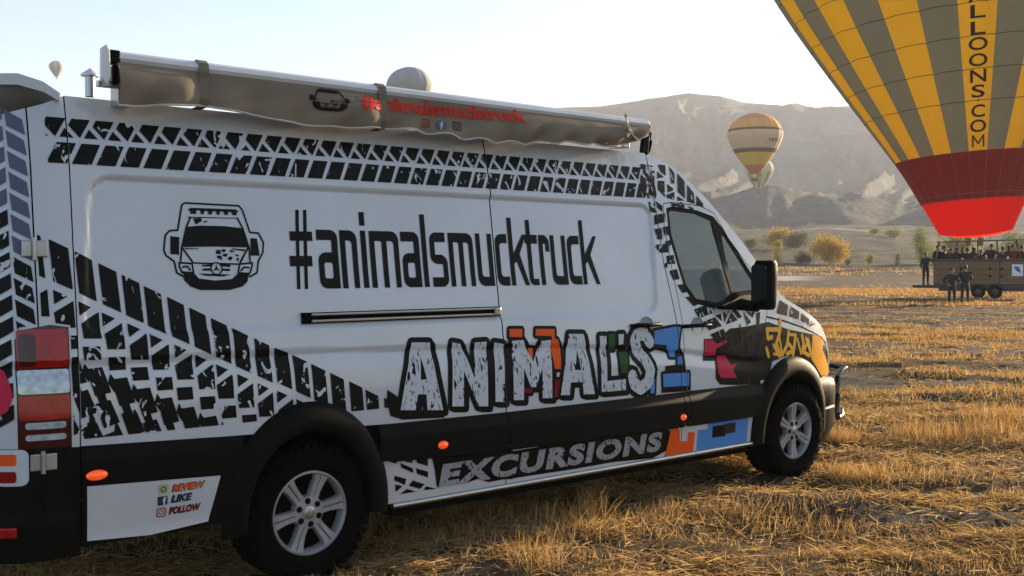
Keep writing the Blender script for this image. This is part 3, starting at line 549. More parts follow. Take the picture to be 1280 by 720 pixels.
def lip(name, outline, m, parent, depth=.02, off=0., side=-1):
    """returned edge of a panel, so that shut lines have depth"""
    V = []; F = []; pts = []
    n = len(outline)
    for i in range(n):
        a, b = outline[i], outline[(i+1) % n]; k = max(1, int(math.hypot(b[0]-a[0], b[1]-a[1])/.06))
        pts += [(a[0]+(b[0]-a[0])*j/k, a[1]+(b[1]-a[1])*j/k) for j in range(k)]
    for p in pts:
        y = surf(*p)+off; V += [(p[0], side*y, p[1]), (p[0], side*(y-depth), p[1])]
    n = len(pts)
    for i in range(n): F.append((2*i, 2*((i+1) % n), 2*((i+1) % n)+1, 2*i+1))
    return V, F

van = thing('camper_van', 'long high-roof white camper van printed with black tyre tracks, awning rolled on its roof', 'van', (0, 0, 0))
GD = G
RW, FW, WZ, TR = 0.0, 4.325, .368, .385
def arch_pts(cx, r, n=22, a0=-30, a1=210, cz=.37): return [(cx+r*math.cos(R(a0+(a1-a0)*k/n)), cz+r*math.sin(R(a0+(a1-a0)*k/n))) for k in range(n+1)]
archR = circ((-.02, .385), .43, 40, .50); archF = circ((4.27, .385), .48, 40, .50)
TOPZ = 2.46
def polyl(x, pts):
    return float(np.interp(x, [p[0] for p in pts], [p[1] for p in pts]))
# silhouette line of roof edge, windscreen pillar, bonnet edge and nose: (x, z)
SH = [(-1.52, 2.30), (-1.43, 2.36), (-1.28, 2.41), (-1.17, TOPZ), (1.5, TOPZ), (2.80, TOPZ), (2.93, 2.43), (3.05, 2.385), (3.16, 2.325), (3.37, 2.17), (3.53, 2.04), (3.70, 1.90), (3.87, 1.745), (4.05, 1.58), (4.20, 1.43), (4.30, 1.385), (4.45, 1.33), (4.62, 1.26), (4.78, 1.18), (4.90, 1.08), (4.965, .96), (4.99, .87), (5.0, .77)]
def sh_z(x): return polyl(x, SH)
shoulder = [p for p in SH]
MT = [(-1.52, .865), (-1.2, .855), (-.45, .825), (.5, .795), (1.32, .785), (2.9, .782), (5.01, .77)]  # top of the black cladding
# --- panel outlines
corner_out = [(-1.345, .86), (-1.192, .852), (-1.178, 2.455), (-1.28, 2.408), (-1.339, 2.388)]
door_rear_out = [(-1.525, .60), (-1.352, .60), (-1.346, 2.386), (-1.43, 2.357), (-1.525, 2.298)]
side_out = [(-1.186, .852)]+[(-.45, .825), (.5, .795), (1.318, .785), (1.320, TOPZ), (-1.172, TOPZ)]
slide_out = [(1.327, .785), (2.925, .782), (2.905, 1.3), (2.835, 1.70), (2.805, 2.10), (2.80, 2.455), (2.79, TOPZ), (1.329, TOPZ)]
cab_out = [(2.933, .782), (4.998, .77)]+[p for p in reversed(SH) if p[0] > 2.81]+[(2.808, TOPZ), (2.813, 2.10), (2.843, 1.70), (2.913, 1.3)]
fdoor_out = [(2.985, .785), (3.70, .78), (3.74, .95), (3.90, 1.15), (3.975, 1.30), (3.965, 1.47), (3.87, 1.60), (3.60, 1.86), (3.455, 2.05), (3.30, 2.10), (2.98, 2.115), (2.90, 2.10), (2.888, 1.95), (2.915, 1.70), (2.972, 1.3)]
def inset(poly, d):
    c = []; n = len(poly)
    for i in range(n):
        a, b, e = Vector(poly[i-1]), Vector(poly[i]), Vector(poly[(i+1) % n])
        u = (b-a).normalized(); v = (e-b).normalized(); nn = Vector((-u.y-v.y, u.x+v.x)); 
        nn = nn/max(nn.length, 1e-6)/max(.5, math.sqrt(max(.05, (1+u.dot(v))/2)))
        c.append((b.x+nn.x*d, b.y+nn.y*d))
    return c
fdoor_gap = inset(fdoor_out, -.006) if sum(fdoor_out[i][0]*fdoor_out[(i+1)%len(fdoor_out)][1]-fdoor_out[(i+1)%len(fdoor_out)][0]*fdoor_out[i][1] for i in range(len(fdoor_out))) > 0 else inset(fdoor_out, .006)
win1 = [(2.955, 1.885), (2.95, 2.045), (2.985, 2.062), (3.247, 2.045), (3.415, 2.0), (3.435, 1.915), (3.500, 1.69), (3.562, 1.46), (3.50, 1.40), (3.40, 1.395), (3.146, 1.432), (3.06, 1.53), (3.008, 1.70)]
win2 = [(3.515, 1.905), (3.56, 1.885), (3.895, 1.49), (3.885, 1.455), (3.62, 1.44), (3.605, 1.48), (3.535, 1.74)]
glassarea = [(2.925, 1.87), (2.925, 2.075), (3.0, 2.09), (3.26, 2.07), (3.44, 2.03), (3.56, 1.925), (3.935, 1.49), (3.94, 1.40), (3.86, 1.335), (3.42, 1.345), (3.13, 1.395), (3.03, 1.50), (2.975, 1.70)]
tail_hole = [(-1.44, .852), (-1.226, .852), (-1.222, 1.392), (-1.30, 1.405), (-1.41, 1.385), (-1.44, 1.34)]
for side in (-1, 1):
    near = side < 0
    P_ = M['paint']
    o = panel('corner_panel', tri2d([corner_out], [tail_hole]), P_, van, side=side)
    o = panel('side_panel', tri2d([side_out], [archR]), P_, van, side=side)
    sd_ = panel('sliding_door' if near else 'side_panel', tri2d([slide_out]), P_, van, side=side)
    if near: SLIDE = sd_
    cab = panel('cab_panel', tri2d([cab_out], [archF, fdoor_gap]), P_, van, side=side)
    fd = panel('front_door', tri2d([fdoor_out], [glassarea]), P_, van, side=side)
    if near: FDOOR = fd
    # dark structure seen through the shut lines
    lin = [p for p in [(-1.50, .62), (4.90, .62)]]+[(x-.04 if x > 4 else x, z-.03) for x, z in reversed(SH)]
    lo_ = panel('inner_lining', tri2d([lin], [circ((-.02, .385), .40, 30, .47), circ((4.27, .385), .45, 30, .47), inset(win1, 0), inset(win2, 0), [(-1.47, .9), (-1.23, .9), (-1.23, 1.37), (-1.47, 1.37)]]), M['liner'], van, off=-.022, side=side)
    # window surround, glass
    fr = panel('window_frame', tri2d([glassarea], [win1, win2]), M['black_plastic'], fd, off=-.003, side=side)
    gl = panel('window', tri2d([win1]), M['glass'], fd, off=-.010, side=side)
    gl2 = panel('quarter_window', tri2d([win2]), M['glass'], fd, off=-.010, side=side)
    # lower cladding, white sill panel, trim strip
    def clad(name, x0, x1, z0f, z1f, m, off, hole=None):
        xs = np.linspace(x0, x1, 12); out = [(x, z0f(x)) for x in xs]+[(x, z1f(x)) for x in xs[::-1]]
        return panel(name, tri2d([out], [hole] if hole else []), m, van, off=off, side=side)
    mt = lambda x: polyl(x, MT)
    lb = lambda x: float(np.interp(x, [.4, 1.1, 2.8, 3.9], [.600, .568, .548, .545]))
    co = lambda x, z: .006+.030*s3(mt(x)+.005, mt(x)-.075, z)
    clad('lower_cladding', -1.345, -1.196, lambda x: .36, lambda x: mt(x)-.004, M['black_plastic'], .012)
    clad('lower_cladding', -1.19, -.40, lambda x: .40, lambda x: mt(x)-.003, M['black_plastic'], lambda x, z: .006+.012*s3(mt(x)+.005, mt(x)-.075, z), archR)
    clad('lower_cladding', .40, 1.320, lb, lambda x: mt(x)-.003, M['black_plastic'], co, archR)
    clad('lower_cladding', 1.327, 2.925, lb, lambda x: mt(x)-.003, M['black_plastic'], co)
    clad('lower_cladding', 2.932, 2.982, lb, lambda x: mt(x)-.003, M['black_plastic'], co)
    clad('lower_cladding', 2.990, 3.86, lb, lambda x: mt(x)-.003, M['black_plastic'], co, archF)
    for x0, x1 in ((.40, 1.320), (1.327, 2.925), (2.932, 3.76)):
        clad('sill_panel', x0, x1, lambda x: .35, lambda x: lb(x)+.02, M['paint'], .004, archR if x0 < 1 else (archF if x1 > 3.3 else None))
    # rounded top edge of the cladding and sill tube
    for x0, x1 in ((-1.19, -.5), (.47, 1.32), (1.327, 2.925), (2.99, 3.78)):
        m_ = MB(); xs = np.linspace(x0, x1, 14)
        m_.tube([(x, side*(surf(x, mt(x)-.008)+.001), mt(x)-.006) for x in xs], .006, 8); m_.build('cladding_edge', M['black_plastic'], van, True)
        m_ = MB(); m_.tube([(x, side*(surf(x, lb(x))+.024), lb(x))  for x in xs], .009, 8)
        if x0 > 0: m_.build('cladding_edge', M['black_plastic'], van, True)
    m_ = MB(); xs = np.linspace(.50, 3.74, 24); m_.tube([(x, side*(surf(x, .335)+.004), .333) for x in xs], .019, 10); m_.build('sill_trim', M['chrome'], van, True)
    m_ = MB(); m_.box((2.12, side*.90, .30), (3.2, .10, .06)); m_.build('sill_underside', M['liner'], van)
    # wheel arch flares
    for cx, nm in ((-.02, 'wheel_arch'), (4.27, 'wheel_arch')):
        m_ = MB(); n = 36; sec = []
        for k in range(n+1):
            a = R(-6+192*k/n); row = []
            for r_, dy in ((.585, .000), (.572, .024), (.545, .040), (.49, .050), (.455, .048), (.435, .036), (.428, .0), (.425, -.20)):
                x = cx+r_*math.cos(a)*(.84 if cx < 1 else .93); z = .375+r_*math.sin(a)
                yb = surf(min(x, 4.80), max(z, .2))
                row.append((x, side*(yb+dy), z))
            sec.append(row)
        k = len(sec[0]); V = [p for r_ in sec for p in r_]; F = [(i*k+j, i*k+j+1, (i+1)*k+j+1, (i+1)*k+j) for i in range(n) for j in range(k-1)]
        m_.add(V, F); m_.build(nm, M['black_plastic'], van, True)
        m_ = MB(); m_.lathe([(.45, 0), (.45, .34)], 30, 'Y', (cx, side*.93 if side < 0 else .59, .375), 0, R(8), R(172)); m_.lathe([(.0, 0), (.45, 0)], 30, 'Y', (cx, side*.60, .375), 0, R(8), R(172)); m_.build('wheel_well', M['liner'], van)

# ---- roof, windscreen, bonnet, nose: loft between the two shoulder lines
def cap_section(i, n=16):
    x, z = SH[i]; ws = half_w(x, z, False)
    crown = float(np.interp(x, [-1.52, -1.45, -1.2, 2.8, 3.1, 4.2, 4.6, 4.88], [.015, .02, .02, .02, .04, .06, .06, .02]))
    push = float(np.interp(x, [-1.52, 2.8, 3.16, 3.6, 4.2, 4.5, 4.7, 4.88], [0, 0, .10, .22, .27, .22, .18, .14]))
    out = []
    for k in range(n+1):
        t = -1+2*k/n; c = math.cos(abs(t)*PI/2) if abs(t) < 1 else 0
        e = 1-abs(t)**2.6
        y = ws*math.copysign(1-(1-abs(t))**1.35, t)
        e = max(0, 1-(abs(y)/ws)**2.4)
        out.append((x+push*e, y, z+crown*e**1.3))
    return out
secs = [cap_section(i) for i in range(len(SH))]
def cap(name, i0, i1, m, k0=0, k1=16, dz=0.):
    V = []; F = []; w_ = k1-k0+1
    for i in range(i0, i1+1): V += [(p[0], p[1], p[2]+dz) for p in secs[i][k0:k1+1]]
    for i in range(i1-i0):
        for j in range(w_-1): F.append((i*w_+j, (i+1)*w_+j, (i+1)*w_+j+1, i*w_+j+1))
    b = MB(); b.add(V, F); return b.build(name, m, van, True)
cap('roof', 0, 8, M['paint'])
cap('windscreen', 8, 13, M['glass'], 1, 15)
for k in (0, 15): cap('windscreen_pillar', 8, 14, M['paint'], k, k+1)
cap('scuttle', 13, 14, M['black_plastic'], 1, 15)
HOOD = cap('bonnet', 14, 18, M['paint'])
cap('front_grille', 18, 21, M['black_plastic'], 3, 13)
for k0, k1 in ((0, 3), (13, 16)): cap('headlight', 18, 20, M['lamp_clear'], k0, k1)
for k0, k1 in ((0, 3), (13, 16)): cap('nose_panel', 20, 21, M['paint'], k0, k1)
# tread print on the bonnet
b = MB()
for i in range(14, 18):
    for j in (1, 2, 3, 4, 5):
        if (i+j) % 3 == 0: continue
        A, B_, C_, D_ = [Vector(q) for q in (secs[i][j], secs[i][j+1], secs[i+1][j+1], secs[i+1][j])]
        cc = (A+B_+C_+D_)/4; n_ = (B_-A).cross(D_-A).normalized(); n_ = n_ if n_.z > 0 else -n_
        b.add([cc+(q-cc)*.82+n_*.006 for q in (A, B_, C_, D_)], [(0, 1, 2, 3)])
b.build('tread_print', M['tread'], HOOD)
# ---- rear: doors, bumper, spoiler
b = MB()
zs = np.linspace(.60, 2.30, 20)
for y0, y1 in ((-.80, -.004), (.004, .80)):
    b = MB(); V = []; F = []; ny = 8
    for z in zs:
        e = half_w(REAR+.005, z, False)
        for k in range(ny+1):
            y = y0+(y1-y0)*k/ny; y = max(-e, min(e, y)); V.append((REAR-.045*(1-(y/.8)**2)+.02*(z-.6), y, z))
    for i in range(len(zs)-1):
        for k in range(ny): F.append((i*(ny+1)+k, i*(ny+1)+k+1, (i+1)*(ny+1)+k+1, (i+1)*(ny+1)+k))
    b.add(V, F); rd = b.build('rear_door', M['paint'], van, True)
for side in (-1, 1):
    rp = panel('rear_door_edge', tri2d([door_rear_out], [tail_hole]), M['paint'], van, side=side, off=-.001)
b = MB()
prof = []
V = []; F = []
ny = 18; xs = [-1.20, -1.30, -1.45, -1.60, -1.72, -1.76]
def spo(x, y, top):
    u = abs(y)/.78; e = 1-u**3.2; q = (-1.20-x)/.56
    z = 2.428+.06*(1-(1-min(1, q/.45))**2)-.03*max(0, q-.45)+.030*e
    if top: z += .030+.022*math.sin(PI*min(1, .12+q*.8))
    return (x+.16*max(0, q)*u**3, y*(1-.06*q), z)
V = [spo(x, -.78+1.56*k/ny, True) for x in xs for k in range(ny+1)]; n0 = len(V)
V += [spo(x, -.78+1.56*k/ny, False) for x in xs for k in range(ny+1)]
w_ = ny+1
for i in range(len(xs)-1):
    for k in range(ny): F += [(i*w_+k, i*w_+k+1, (i+1)*w_+k+1, (i+1)*w_+k), (n0+i*w_+k, n0+(i+1)*w_+k, n0+(i+1)*w_+k+1, n0+i*w_+k+1)]
for k in range(ny): F += [(k, k+1, n0+k+1, n0+k), ((len(xs)-1)*w_+k, n0+(len(xs)-1)*w_+k, n0+(len(xs)-1)*w_+k+1, (len(xs)-1)*w_+k+1)]
for i in range(len(xs)-1): F += [(i*w_, n0+i*w_, n0+(i+1)*w_, (i+1)*w_), (i*w_+ny, (i+1)*w_+ny, n0+(i+1)*w_+ny, n0+i*w_+ny)]
b = MB(); b.add(V, F); b.build('rear_spoiler', M['paint'], van, True)
# rear bumper wraps the corner
b = MB(); pth = [(-1.20, -.985), (-1.33, -.985), (-1.44, -.955), (-1.53, -.89), (-1.60, -.78), (-1.63, -.5), (-1.64, 0)]
pth = pth+[(x, -y) for x, y in pth[-2::-1]]
V = []; F = []
for x, y in pth: V += [(x, y, .36), (x-.006, y*1.012, .50), (x, y*1.012, .56), (x+.03, y*.99, .60), (x+.12, y*.93, .605)]
for i in range(len(pth)-1):
    for k in range(4): F.append((i*5+k, (i+1)*5+k, (i+1)*5+k+1, i*5+k+1))
b.add(V, F); b.build('rear_bumper', M['black_plastic'], van, True)
for s in (-1, 1):
    b = MB(); b.box((-1.50, s*.955, .505), (.09, .03, .045), Matrix.Rotation(s*R(38), 3, 'Z')); b.build('rear_reflector', M['lamp_red'], van, bevel=.006)
# black corner below the tail lamp
for side in (-1, 1):
    panel('lower_cladding', tri2d([[(-1.52, .36), (-1.352, .36), (-1.348, .862), (-1.52, .862)]]), M['black_plastic'], van, off=.008, side=side)
# tail lights: stacked lenses
for side in (-1, 1):
    tl = thing('tail_light', None, None); tl.parent = van
    hb = panel('lamp_housing', tri2d([tail_hole]), M['lamp_dark'], tl, off=-.006, side=side)
    for z0, z1, m_ in ((1.215, 1.385, 'lamp_red'), (1.10, 1.205, 'lamp_clear'), (.985, 1.093, 'lamp_red'), (.945, .975, 'lamp_clear'), (.895, .922, 'lamp_clear'), (.862, .89, 'lamp_dark')):
        a0 = -1.432 if z0 > .98 else -1.41; a1 = -1.23 if z0 > .98 or m_ == 'lamp_dark' else -1.25
        panel('lens', tri2d([rrect(a0, z0, a1, z1, .012)]), M[m_], tl, off=.010, side=side)
    for z0, z1 in ((1.215, 1.385), (.985, 1.093)):
        panel('reflector', tri2d([rrect(-1.425, z0+.01, -1.36, z1-.02, .02)]), M['lamp_dark' if z0 > 1.2 else 'lamp_red'], tl, off=.014, side=side)
# door hinges
for z in (1.745, .80):
    hg = thing('rear_hinge', None, None); hg.parent = van
    y = -surf(-1.34, z)-.004
    for x_, sx in ((-1.318, .05), (-1.378, .045)):
        b = MB(); b.box((x_, -surf(x_, z)-.012, z), (sx, .018, .075)); b.build('hinge_leaf', M['steel'], hg, bevel=.006)
    b = MB(); b.tube([(-1.350, -surf(-1.35, z)-.018, z-.05), (-1.350, -surf(-1.35, z)-.018, z+.05)], .010, 8); b.build('hinge_pin', M['steel'], hg)
# side marker lamps
for x, z, s in ((-1.124, .718, .05), (.821, .646, .036), (2.905, .612, .03)):
    b = MB(); b.lathe([(.0, -.016), (.5, -.014), (.85, -.008), (1., 0)], 16, 'Y', (0, 0, 0)); o = b.build('side_marker', M['amber'], van, True)
    o.scale = (s, 1.2, .024); o.location = (x, -surf(x, z)-(.020 if x < 0 else .038), z)
# front bumper
for s in (1,):
    pth = [(4.62, -.945), (4.80, -.935), (4.95, -.89), (5.05, -.77), (5.11, -.50), (5.14, 0)]; pth = pth+[(x, -y) for x, y in pth[-2::-1]]
    V = []; F = []; zs_ = [(.22, .93), (.34, 1.0), (.50, 1.012), (.515, 1.0), (.53, 1.012), (.68, 1.015), (.73, 1.0), (.765, .95), (.77, .80)]
    for x, y in pth:
        for z, k in zs_: V.append((4.3+(x-4.3)*k, y*(k if k > .99 else (k+.6)/1.6), z))
    n = len(zs_)
    for i in range(len(pth)-1):
        for k in range(n-1): F.append((i*n+k, (i+1)*n+k, (i+1)*n+k+1, i*n+k+1))
    b = MB(); b.add(V, F); b.build('front_bumper', M['black_plastic'], van, True)
M['bar_metal'] = mat('bar_metal', (.16, .155, .145), .32, .8, .2, 9)
# tubular bull bar
bb = thing('bull_bar', None, None); bb.parent = van
for s in (-1, 1):
    b = MB(); b.tube([(5.22, s*.83, .80), (5.12, s*.85, .785), (5.06, s*.86, .74), (5.055, s*.86, .60), (5.06, s*.86, .44), (5.08, s*.85, .39), (5.15, s*.84, .40), (5.21, s*.80, .43), (5.24, s*.70, .44), (5.26, s*.5, .45)], .024, 10); b.build('side_tube', M['bar_metal'], bb, True)
b = MB(); b.tube([(5.06, -.86, .47), (5.22, -.6, .45), (5.27, 0, .45), (5.22, .6, .45), (5.06, .86, .47)], .025, 10); b.build('cross_tube', M['bar_metal'], bb, True)
b = MB(); b.tube([(5.22, -.83, .80), (5.27, -.5, .82), (5.29, 0, .83), (5.27, .5, .82), (5.22, .83, .80)], .025, 10); b.build('cross_tube', M['bar_metal'], bb, True)

# sliding door rail, handles
b = MB(); V = []
zr = 1.392; x0, x1 = -.03, 1.318
b.box(((x0+x1)/2, -surf(.6, zr)-.006, zr), (x1-x0, .022, .058)); RAIL = b.build('door_rail', M['liner'], van)
for zz in (zr+.018, zr-.016):
    b = MB(); b.box(((x0+x1)/2+.02, -surf(.6, zz)-.018, zz), (x1-x0-.06, .014, .014)); b.build('rail_strip', M['chrome'], RAIL, bevel=.004)
b = MB(); b.box((x1-.03, -surf(1.29, zr)-.022, zr), (.05, .03, .05)); b.build('end_cap', M['chrome'], RAIL, bevel=.01)
for x, z, par in ((2.59, 1.262, SLIDE), (3.12, 1.240, FDOOR)):
    y = -surf(x, z)
    b = MB(); b.tube([(x-.15, y-.004, z), (x-.11, y-.038, z+.003), (x, y-.046, z+.005), (x+.11, y-.038, z+.003), (x+.15, y-.004, z)], .014, 10); b.build('door_handle', M['black_plastic'], par, True)
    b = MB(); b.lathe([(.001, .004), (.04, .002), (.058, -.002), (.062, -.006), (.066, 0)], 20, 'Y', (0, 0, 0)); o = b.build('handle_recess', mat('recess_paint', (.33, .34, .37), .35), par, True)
    o.location = (x+.01, y-.002, z-.005)
# mirrors
for side in (-1, 1):
    mr = thing('side_mirror', None, None); mr.parent = van
    s = side
    b = MB(); V = []; F = []; n = 8
    rows = [(-.0, .80), (.02, .96), (.10, 1.0), (.24, 1.0), (.33, .96), (.36, .80)]
    for dz, k in rows:
        for q in rrect(-.055*k, -.085*k, .055*k, .085*k, .032*k, 3): V.append((3.665+q[0]+.02*(dz/.36), s*(1.135+q[1]), 1.345+dz))
    m_ = len(V)//len(rows)
    for i in range(len(rows)-1):
        for k in range(m_): F.append((i*m_+k, i*m_+(k+1) % m_, (i+1)*m_+(k+1) % m_, (i+1)*m_+k))
    F += [tuple(range(m_))[::-1], tuple(range((len(rows)-1)*m_, len(rows)*m_))]
    b.add(V, F); b.build('mirror_housing', M['black_plastic'], mr, True)
    b = MB(); b.prism(rrect(-.066, -.14, .066, .15, .03), 0, .006, 'YZ' if False else 'XZ')
    g_ = b.build('mirror_glass', mat('mirror_glass', (.05, .055, .06), .05, .9), mr); g_.rotation_euler = (0, 0, R(90)); g_.location = (3.606, s*1.135, 1.525)
    b = MB(); b.tube([(3.60, s*.93, 1.39), (3.63, s*1.02, 1.375), (3.66, s*1.10, 1.37)], .045, 10, r2=.032); b.build('mirror_arm', M['black_plastic'], mr, True)
    b = MB(); V = []; F = []
    base = [(3.25, 1.365), (3.40, 1.355), (3.86, 1.315), (3.965, 1.37), (3.92, 1.49), (3.62, 1.475), (3.58, 1.47), (3.45, 1.415)]
    for p in base: V.append((p[0], s*(surf(*p)+.002), p[1]))
    for p in base: V.append((3.62+(p[0]-3.62)*.7, s*(surf(*p)+.05), 1.40+(p[1]-1.40)*.6))
    n = len(base); F = [(i, (i+1) % n, n+(i+1) % n, n+i) for i in range(n)]+[tuple(range(n, 2*n))]
    b.add(V, F); b.build('mirror_base', M['black_plastic'], mr)
# cab interior seen through the glass
for s in (-1, 1):
    st = thing('cab_seat', None, None); st.parent = van
    b = MB(); b.box((3.05, s*.45, .95), (.5, .48, .16)); b.build('seat_cushion', M['seat'], st, bevel=.05)
    b = MB(); b.box((2.83, s*.45, 1.32), (.15, .46, .66), Matrix.Rotation(R(-10), 3, 'Y')); b.build('seat_back', M['seat'], st, bevel=.05)
    b = MB(); b.box((2.78, s*.45, 1.74), (.10, .26, .18)); b.build('headrest', M['seat'], st, bevel=.04)
b = MB(); b.box((3.95, 0, 1.18), (.55, 1.6, .34)); b.build('dashboard', M['liner'], van, bevel=.06)
b = MB(); b.lathe([(.19, -.012), (.205, 0), (.19, .012), (.178, 0), (.19, -.012)], 28, 'Z', (0, 0, 0)); o = b.build('steering_wheel', M['black_plastic'], van, True); o.location = (3.58, .42, 1.33); o.rotation_euler = (0, R(-62), 0)
b = MB(); b.box((1.5, 0, .42), (5.9, 1.5, .16)); b.box((1.5, 0, .55), (6.0, 1.84, .03)); b.build('chassis', M['liner'], van)
b = MB(); b.box((2.70, 0, 1.5), (.03, 1.55, 1.7)); b.build('bulkhead', M['liner'], van)
for x in (RW, FW):
    b = MB(); b.tube([(x, -.75, WZ), (x, .75, WZ)], .055, 10); b.lathe([(.0, -.12), (.15, -.08), (.17, 0), (.15, .08), (.0, .12)], 16, 'Z', (x, .1, WZ)); b.build('axle', M['liner'], van, True)
b = MB(); b.tube([(1.9, .3, .38), (3.6, .3, .38)], .04, 8); b.build('exhaust_pipe', M['rubber'], van, True)

# ---- wheels
def make_wheel():
    b = MB()
    rim = .205
    b.lathe([(.222, -.010), (.226, -.004), (.224, .008), (.205, .012), (.198, .03), (.196, .16), (.21, .19)], 48, 'Y')
    b.lathe([(.222, -.010), (.212, -.012), (.203, .000), (.200, .03)], 48, 'Y')
    b.lathe([(.0, .0), (.050, .0), (.084, .003), (.090, .014), (.088, .05), (0, .06)], 30, 'Y')
    n = 6
    for k in range(n):
        a = R(8)+2*PI*k/n; ca, sa = math.cos(a), math.sin(a)
        for s in (-1, 1):
            V = []
            for r_, w0, w1, y in ((.060, .0016, .031, .002), (.12, .002, .030, .003), (.17, .0025, .035, -.002), (.207, .003, .046, -.004)):
                for q, dy in ((w0, .004), (w0+.004, 0), (w1-.006, 0), (w1, .008), (w1, .04), (w0, .04)):
                    t = s*q; V.append((r_*ca-t*sa, y+dy, r_*sa+t*ca))
            F = []
            for i in range(3):
                for j in range(6): F.append((i*6+j, i*6+(j+1) % 6, (i+1)*6+(j+1) % 6, (i+1)*6+j))
            b.add(V, F)
    w_ = b.build('wheel', M['alloy'], van, True)
    b = MB(); b.lathe([(.0, .05), (.197, .05)], 32, 'Y'); b.lathe([(.19, .042), (.197, .06), (.14, .07)], 32, 'Y'); b.build('brake_disc', M['liner'], w_)
    b = MB(); b.lathe([(0, -.008), (.022, -.008), (.026, -.005), (.036, -.004), (.037, .004)], 24, 'Y')
    for k in range(3):
        a = PI/2+2*PI*k/3; b.add([(.020*math.cos(a), -.012, .020*math.sin(a)), (.005*math.cos(a+1), -.012, .005*math.sin(a+1)), (0, -.010, 0), (.005*math.cos(a-1), -.012, .005*math.sin(a-1))], [(0, 1, 2, 3)])
    b.lathe([(.019, -.0085), (.0205, -.011), (.022, -.0085)], 24, 'Y')
    b.build('hub_cap', M['steel'], w_, True)
    for k in range(6):
        a = R(38)+2*PI*k/6; b = MB(); b.lathe([(0, -.004), (.008, -.004), (.009, .0), (.016, -.002), (.019, .006)], 12, 'Y', (.062*math.cos(a), 0, .062*math.sin(a))); b.build('lug_nut', M['black_plastic'], w_, True)
    b = MB()
    b.lathe([(.218, .012), (.226, -.022), (.25, -.034), (.30, -.042), (.335, -.036), (.358, -.018), (.366, .02), (.368, .10), (.366, .19), (.358, .235), (.335, .25), (.25, .245), (.215, .2)], 64, 'Y')
    n = 46
    for k in range(n):
        for row, (y0, y1, off) in enumerate(((-.030, .035, 0), (.045, .095, .5), (.105, .155, 0), (.165, .235, .5))):
            a = 2*PI*(k+off)/n; ca, sa = math.cos(a), math.sin(a)
            rr0, rr1 = (.350, .383)
            hw_ = .0185 if row in (1, 2) else .0165
            V = []
            for r_ in (rr0, rr1):
                for t, y in ((-hw_, y0+(.008 if r_ == rr1 and row == 0 else 0)), (hw_, y0+.006), (hw_*.8, y1), (-hw_, y1-.006)): V.append((r_*ca-t*sa, y, r_*sa+t*ca))
            b.add(V, [(4, 5, 6, 7), (0, 1, 5, 4), (1, 2, 6, 5), (2, 3, 7, 6), (3, 0, 4, 7)])
        a = 2*PI*(k+.25)/n
        if k % 2 == 0:                                     # sidewall ribs
            ca, sa = math.cos(a), math.sin(a); V = []
            for r_, y in ((.318, -.046), (.352, -.034)):
                for t in (-.009, .009): V.append((r_*ca-t*sa, y, r_*sa+t*ca))
            for r_, y in ((.318, -.030), (.352, -.018)):
                for t in (-.010, .010): V.append((r_*ca-t*sa, y, r_*sa+t*ca))
            b.add(V, [(0, 1, 3, 2), (0, 4, 5, 1), (1, 5, 7, 3), (3, 7, 6, 2), (2, 6, 4, 0)])
    b.lathe([(.262, -.039), (.264, -.0425), (.268, -.0395)], 48, 'Y')
    for i_, p in enumerate(b.v):
        r_ = math.hypot(p[0], p[2]); k_ = (.226+(r_-.226)*.885)/r_ if r_ > .226 else 1; b.v[i_] = (p[0]*k_, p[1], p[2]*k_)
    b.build('tyre', M['rubber'], w_, True)
    return w_
wh = make_wheel(); wh.location = (RW, -.945, WZ)
wf = copy_tree(wh, van); wf.location = (FW, -.945, WZ); wf.rotation_euler = (0, R(37), 0)
for x in (RW, FW):
    o = copy_tree(wh, van); o.location = (x, .945, WZ); o.rotation_euler = (0, 0, PI)

# ---- awning clipped to the roof edge
aw = thing('awning', None, None); aw.parent = van
AY = -.88
b = MB(); prof = [(-.035, -.030), (-.045, -.005), (-.038, .018), (-.015, .030), (.03, .030), (.05, .01), (.05, -.03)]
V = []; F = []
for x in (-.99, 2.66): V += [(x, AY+y, 2.640+z) for y, z in prof]
n = len(prof); F = [(i, (i+1) % n, n+(i+1) % n, n+i) for i in range(n)]+[tuple(range(n)), tuple(range(2*n-1, n-1, -1))]
b.add(V, F); b.build('awning_case', M['awning_alu'], aw, bevel=.004)
b = MB(); b.tube([(-.99, AY+.045, 2.565), (2.62, AY+.045, 2.57)], .042, 12); b.build('roller_tube', M['awning_cloth'], aw, True)
# hanging fabric: wavy lower hem
xs = np.linspace(-.985, 2.655, 300); V = []; F = []
def awn_low(x):
    base = np.interp(x, [-1, -.6, .0, .6, 1.0, 1.6, 2.0, 2.35, 2.45, 2.66], [2.422, 2.442, 2.415, 2.428, 2.42, 2.43, 2.447, 2.468, 2.50, 2.57])
    return base-.010*math.sin(x*2*PI/.245)*(.25+.75*s3(.5, .9, x)*(1-s3(2.1, 2.3, x)))-.010*math.sin(x*5.3+1)
def awn_y(x, t):   # t 0 top .. 1 bottom
    bulge = .030*math.sin(t*PI*.85)
    sag = .022*math.sin(x*4.1+1.2*math.sin(x*1.7))*math.sin(t*PI)
    fold = .010*abs(math.sin(x*9.3+t*4.5))*s3(.15, .9, t)
    pinch = .022*(math.exp(-((x+.565)/.07)**2)+math.exp(-((x-.475)/.07)**2))*math.sin(t*PI)
    return AY-.040-bulge+.018*math.sin(x*23+t*2)*t*t+.012*math.sin(x*7.1+t*3)*t+.02*t-sag-fold+pinch
NR = 12
for j in range(NR+1):
    t = j/NR
    for x in xs: V.append((x, awn_y(x, t), 2.617+(awn_low(x)-2.617)*t))
w_ = len(xs)
for j in range(NR):
    for i in range(w_-1): F.append((j*w_+i, j*w_+i+1, (j+1)*w_+i+1, (j+1)*w_+i))
